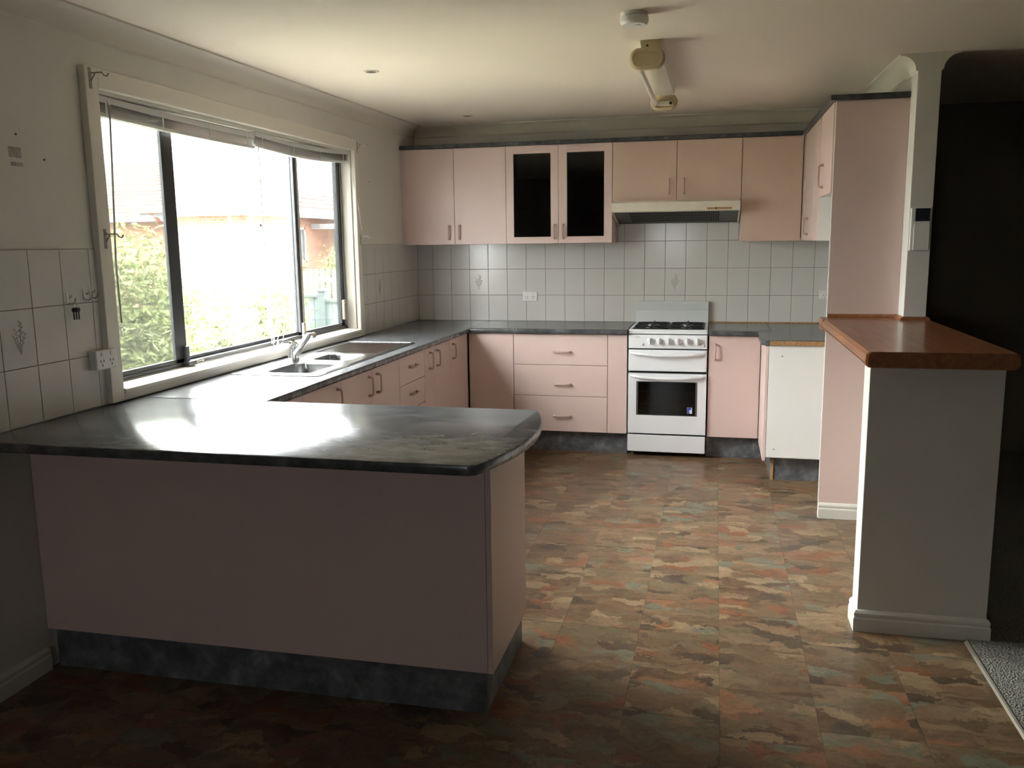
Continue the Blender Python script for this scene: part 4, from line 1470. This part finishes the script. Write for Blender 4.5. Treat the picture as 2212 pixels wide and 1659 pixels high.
shrub((-2.3, -0.62), 0.58, 0.58, 2.45, 17000, 'leaf_mid', 'tall dense green shrub filling the left window pane', 1)
shrub((-2.6, 0.82), 0.55, 0.55, 2.15, 15000, 'leaf_pale', 'pale green feathery shrub behind the left window mullion', 2)
shrub((-2.8, 2.28), 0.55, 0.55, 2.00, 13000, 'leaf_mid', 'broad green shrub in the middle of the centre window pane', 3)
shrub((-4.2, 4.55), 0.6, 0.6, 1.95, 11000, 'leaf_pale', 'low pale green shrub at the right of the centre window pane', 4)
shrub((-1.15, 0.62), 0.42, 0.42, 1.30, 7000, 'leaf_dark', 'low dark green shrub below the centre window pane', 5)
shrub((-5.6, 11.0), 0.45, 0.5, 2.15, 4000, 'leaf_mid', 'small green shrub behind the white pickets in the right pane', 6, 0.09)
shrub((-2.3, -2.07), 0.55, 0.55, 3.9, 12000, 'leaf_mid', 'unseen tall shrub added left of the window view to block low sky light', 7)  # unseen hedge shrubs from here on, added to keep out low sky light
shrub((-2.3, -3.50), 0.55, 0.55, 3.9, 12000, 'leaf_dark', 'middle unseen tall shrub added outside the window to block low sky light', 8)
shrub((-2.3, -4.93), 0.55, 0.55, 3.9, 12000, 'leaf_mid', 'farthest left unseen shrub added outside the window to block low sky light', 9)

# neighbour's brick house
hs = thing('neighbour_house', 'red brick house with tiled roof seen through the window', 'house', (-14, 20, GZ))
EZ = 2.42


def hip_roof(name, x0, x1, y0, y1, ze, pitch):
    """stepped courses of tiles up a hipped roof"""
    mb_ = MB()
    half = min(x1 - x0, y1 - y0) / 2
    n = int(half / 0.32)
    st_ = half / n
    for k in range(n):
        a, b = k * st_, (k + 1) * st_
        z0, z1 = ze + a * pitch, ze + b * pitch
        lo = [(x0 + a, y0 + a), (x1 - a, y0 + a), (x1 - a, y1 - a), (x0 + a, y1 - a)]
        hi = [(x0 + b, y0 + b), (x1 - b, y0 + b), (x1 - b, y1 - b), (x0 + b, y1 - b)]
        mb_.loft([[(x, y, z0 - 0.01) for x, y in lo], [(x, y, z0 + 0.045) for x, y in lo], [(x, y, z1 + 0.0) for x, y in hi]], cap=False)
    return obj(name, mb_, 'roof_tile', hs)


obj('wall', box(-13.0, -10.45, 15.6, 26, GZ, EZ), 'brick_ext', hs)
obj('wall', box(-26, -13.2, 19.6, 26, GZ, EZ), 'brick_ext', hs)
hip_roof('roof', -13.35, -9.95, 15.0, 30, EZ + 0.06, 0.50)
hip_roof('roof', -30, -12.0, 18.9, 30, EZ + 0.06, 0.42)
obj('soffit', box(-13.35, -9.95, 15.0, 30, EZ - 0.03, EZ), 'ext_eave', hs)
obj('soffit', box(-30, -13.36, 18.9, 30, EZ - 0.03, EZ), 'ext_eave', hs)
obj('fascia', box(-13.37, -9.95, 14.97, 15.0, EZ - 0.10, EZ + 0.06), 'ext_fascia', hs)
obj('fascia', box(-9.95, -9.92, 14.97, 30, EZ - 0.10, EZ + 0.06), 'ext_white', hs)
obj('fascia', box(-30, -13.37, 18.87, 18.9, EZ - 0.10, EZ + 0.06), 'ext_fascia', hs)
obj('gutter', box(-13.45, -9.85, 14.87, 14.97, EZ + 0.0, EZ + 0.09), 'ext_gutter', hs)
obj('gutter', box(-9.92, -9.82, 14.87, 30, EZ + 0.0, EZ + 0.09), 'ext_white', hs)
obj('downpipe', MB().tube([(-12.95, 14.95, EZ), (-12.93, 15.45, EZ - 0.35), (-12.93, 15.55, EZ - 0.5), (-12.93, 15.55, GZ)], 0.05, 8), 'downpipe_red', hs)
obj('downpipe', MB().tube([(-9.88, 15.15, EZ), (-10.35, 15.5, EZ - 0.3), (-10.40, 15.6, EZ - 0.5), (-10.40, 15.6, GZ)], 0.045, 8), 'ext_white', hs)
for (ya, yb, z0, z1) in ((16.35, 17.75, 0.9, 2.1), (18.35, 19.1, 0.95, 2.05), (21.3, 22.6, 0.9, 2.1)):
    fr = MB()
    e = 0.07
    fr.box(-10.46, -10.40, ya, yb, z0, z0 + e).box(-10.46, -10.40, ya, yb, z1 - e, z1).box(-10.46, -10.40, ya, ya + e, z0, z1).box(-10.46, -10.40, yb - e, yb, z0, z1)
    f_ = obj('window', fr, 'ext_white', hs)
    obj('pane', box(-10.45, -10.43, ya + e, yb - e, z0 + e, z1 - e), 'ext_glass', f_)
    obj('window_sill', box(-10.46, -10.33, ya - 0.05, yb + 0.05, z0 - 0.13, z0 - 0.005), 'brick_ext', f_)
# patio
pt = MB().box(-10.44, -7.9, 19.6, 24, 2.0, 2.16)
obj('patio_roof', pt, 'ext_white', hs)
for (x_, y_) in ((-8.0, 19.75), (-8.0, 23.8)):
    obj('patio_post', MB().box(x_ - 0.06, x_ + 0.06, y_ - 0.06, y_ + 0.06, GZ, 2.0), 'ext_white', hs)

# side fence of pale teal sheets
fc = thing('sheet_fence', 'pale teal metal sheet fence beyond the shrubs', 'fence', (-4.2, 6.5, GZ))
xs_ = [-6.9, -5.4, -3.92, -2.4]
for k, x_ in enumerate(xs_):
    ps = obj('post', box(x_ - 0.06, x_ + 0.06, 6.44, 6.56, GZ, 0.76), 'fence_post', fc)
    obj('post_cap', box(x_ - 0.085, x_ + 0.085, 6.41, 6.59, 0.76, 0.80), 'fence_post', ps)
for a, b in zip(xs_[:-1], xs_[1:]):
    zt_ = 0.66 if a < -4 else 0.58
    sheet = MB()
    n_ = 14
    for q in range(n_):
        u0, u1 = a + 0.06 + (b - a - 0.12) * q / n_, a + 0.06 + (b - a - 0.12) * (q + 1) / n_
        sheet.box(u0, u1, 6.49 + (0.015 if q % 2 else 0), 6.505 + (0.015 if q % 2 else 0), GZ, zt_)
    obj('sheet', sheet, 'fence_teal', fc)
    obj('top_rail', box(a + 0.06, b - 0.06, 6.46, 6.54, zt_, zt_ + 0.05), 'fence_post', fc)
bl = thing('picket_fence', 'white picket fence behind the teal sheet fence', 'fence', (-5.4, 10, GZ))
pm = mesh_from(MB().box(-0.035, 0.035, -0.01, 0.01, 0, 1.62).add([(-0.035, -0.01, 1.62), (0.035, -0.01, 1.62), (0.035, 0.01, 1.62), (-0.035, 0.01, 1.62), (0, 0, 1.68)], [(0, 1, 4), (1, 2, 4), (2, 3, 4), (3, 0, 4)]), 'picket', 'picket', (0, 0, 0))
for k in range(24):
    put('picket', pm, (-7.0 + k * 0.13, 10.0, GZ), bl)
for z_ in (-0.2, 0.75):
    obj('rail', box(-7.1, -3.9, 10.012, 10.05, z_, z_ + 0.07), 'picket', bl)
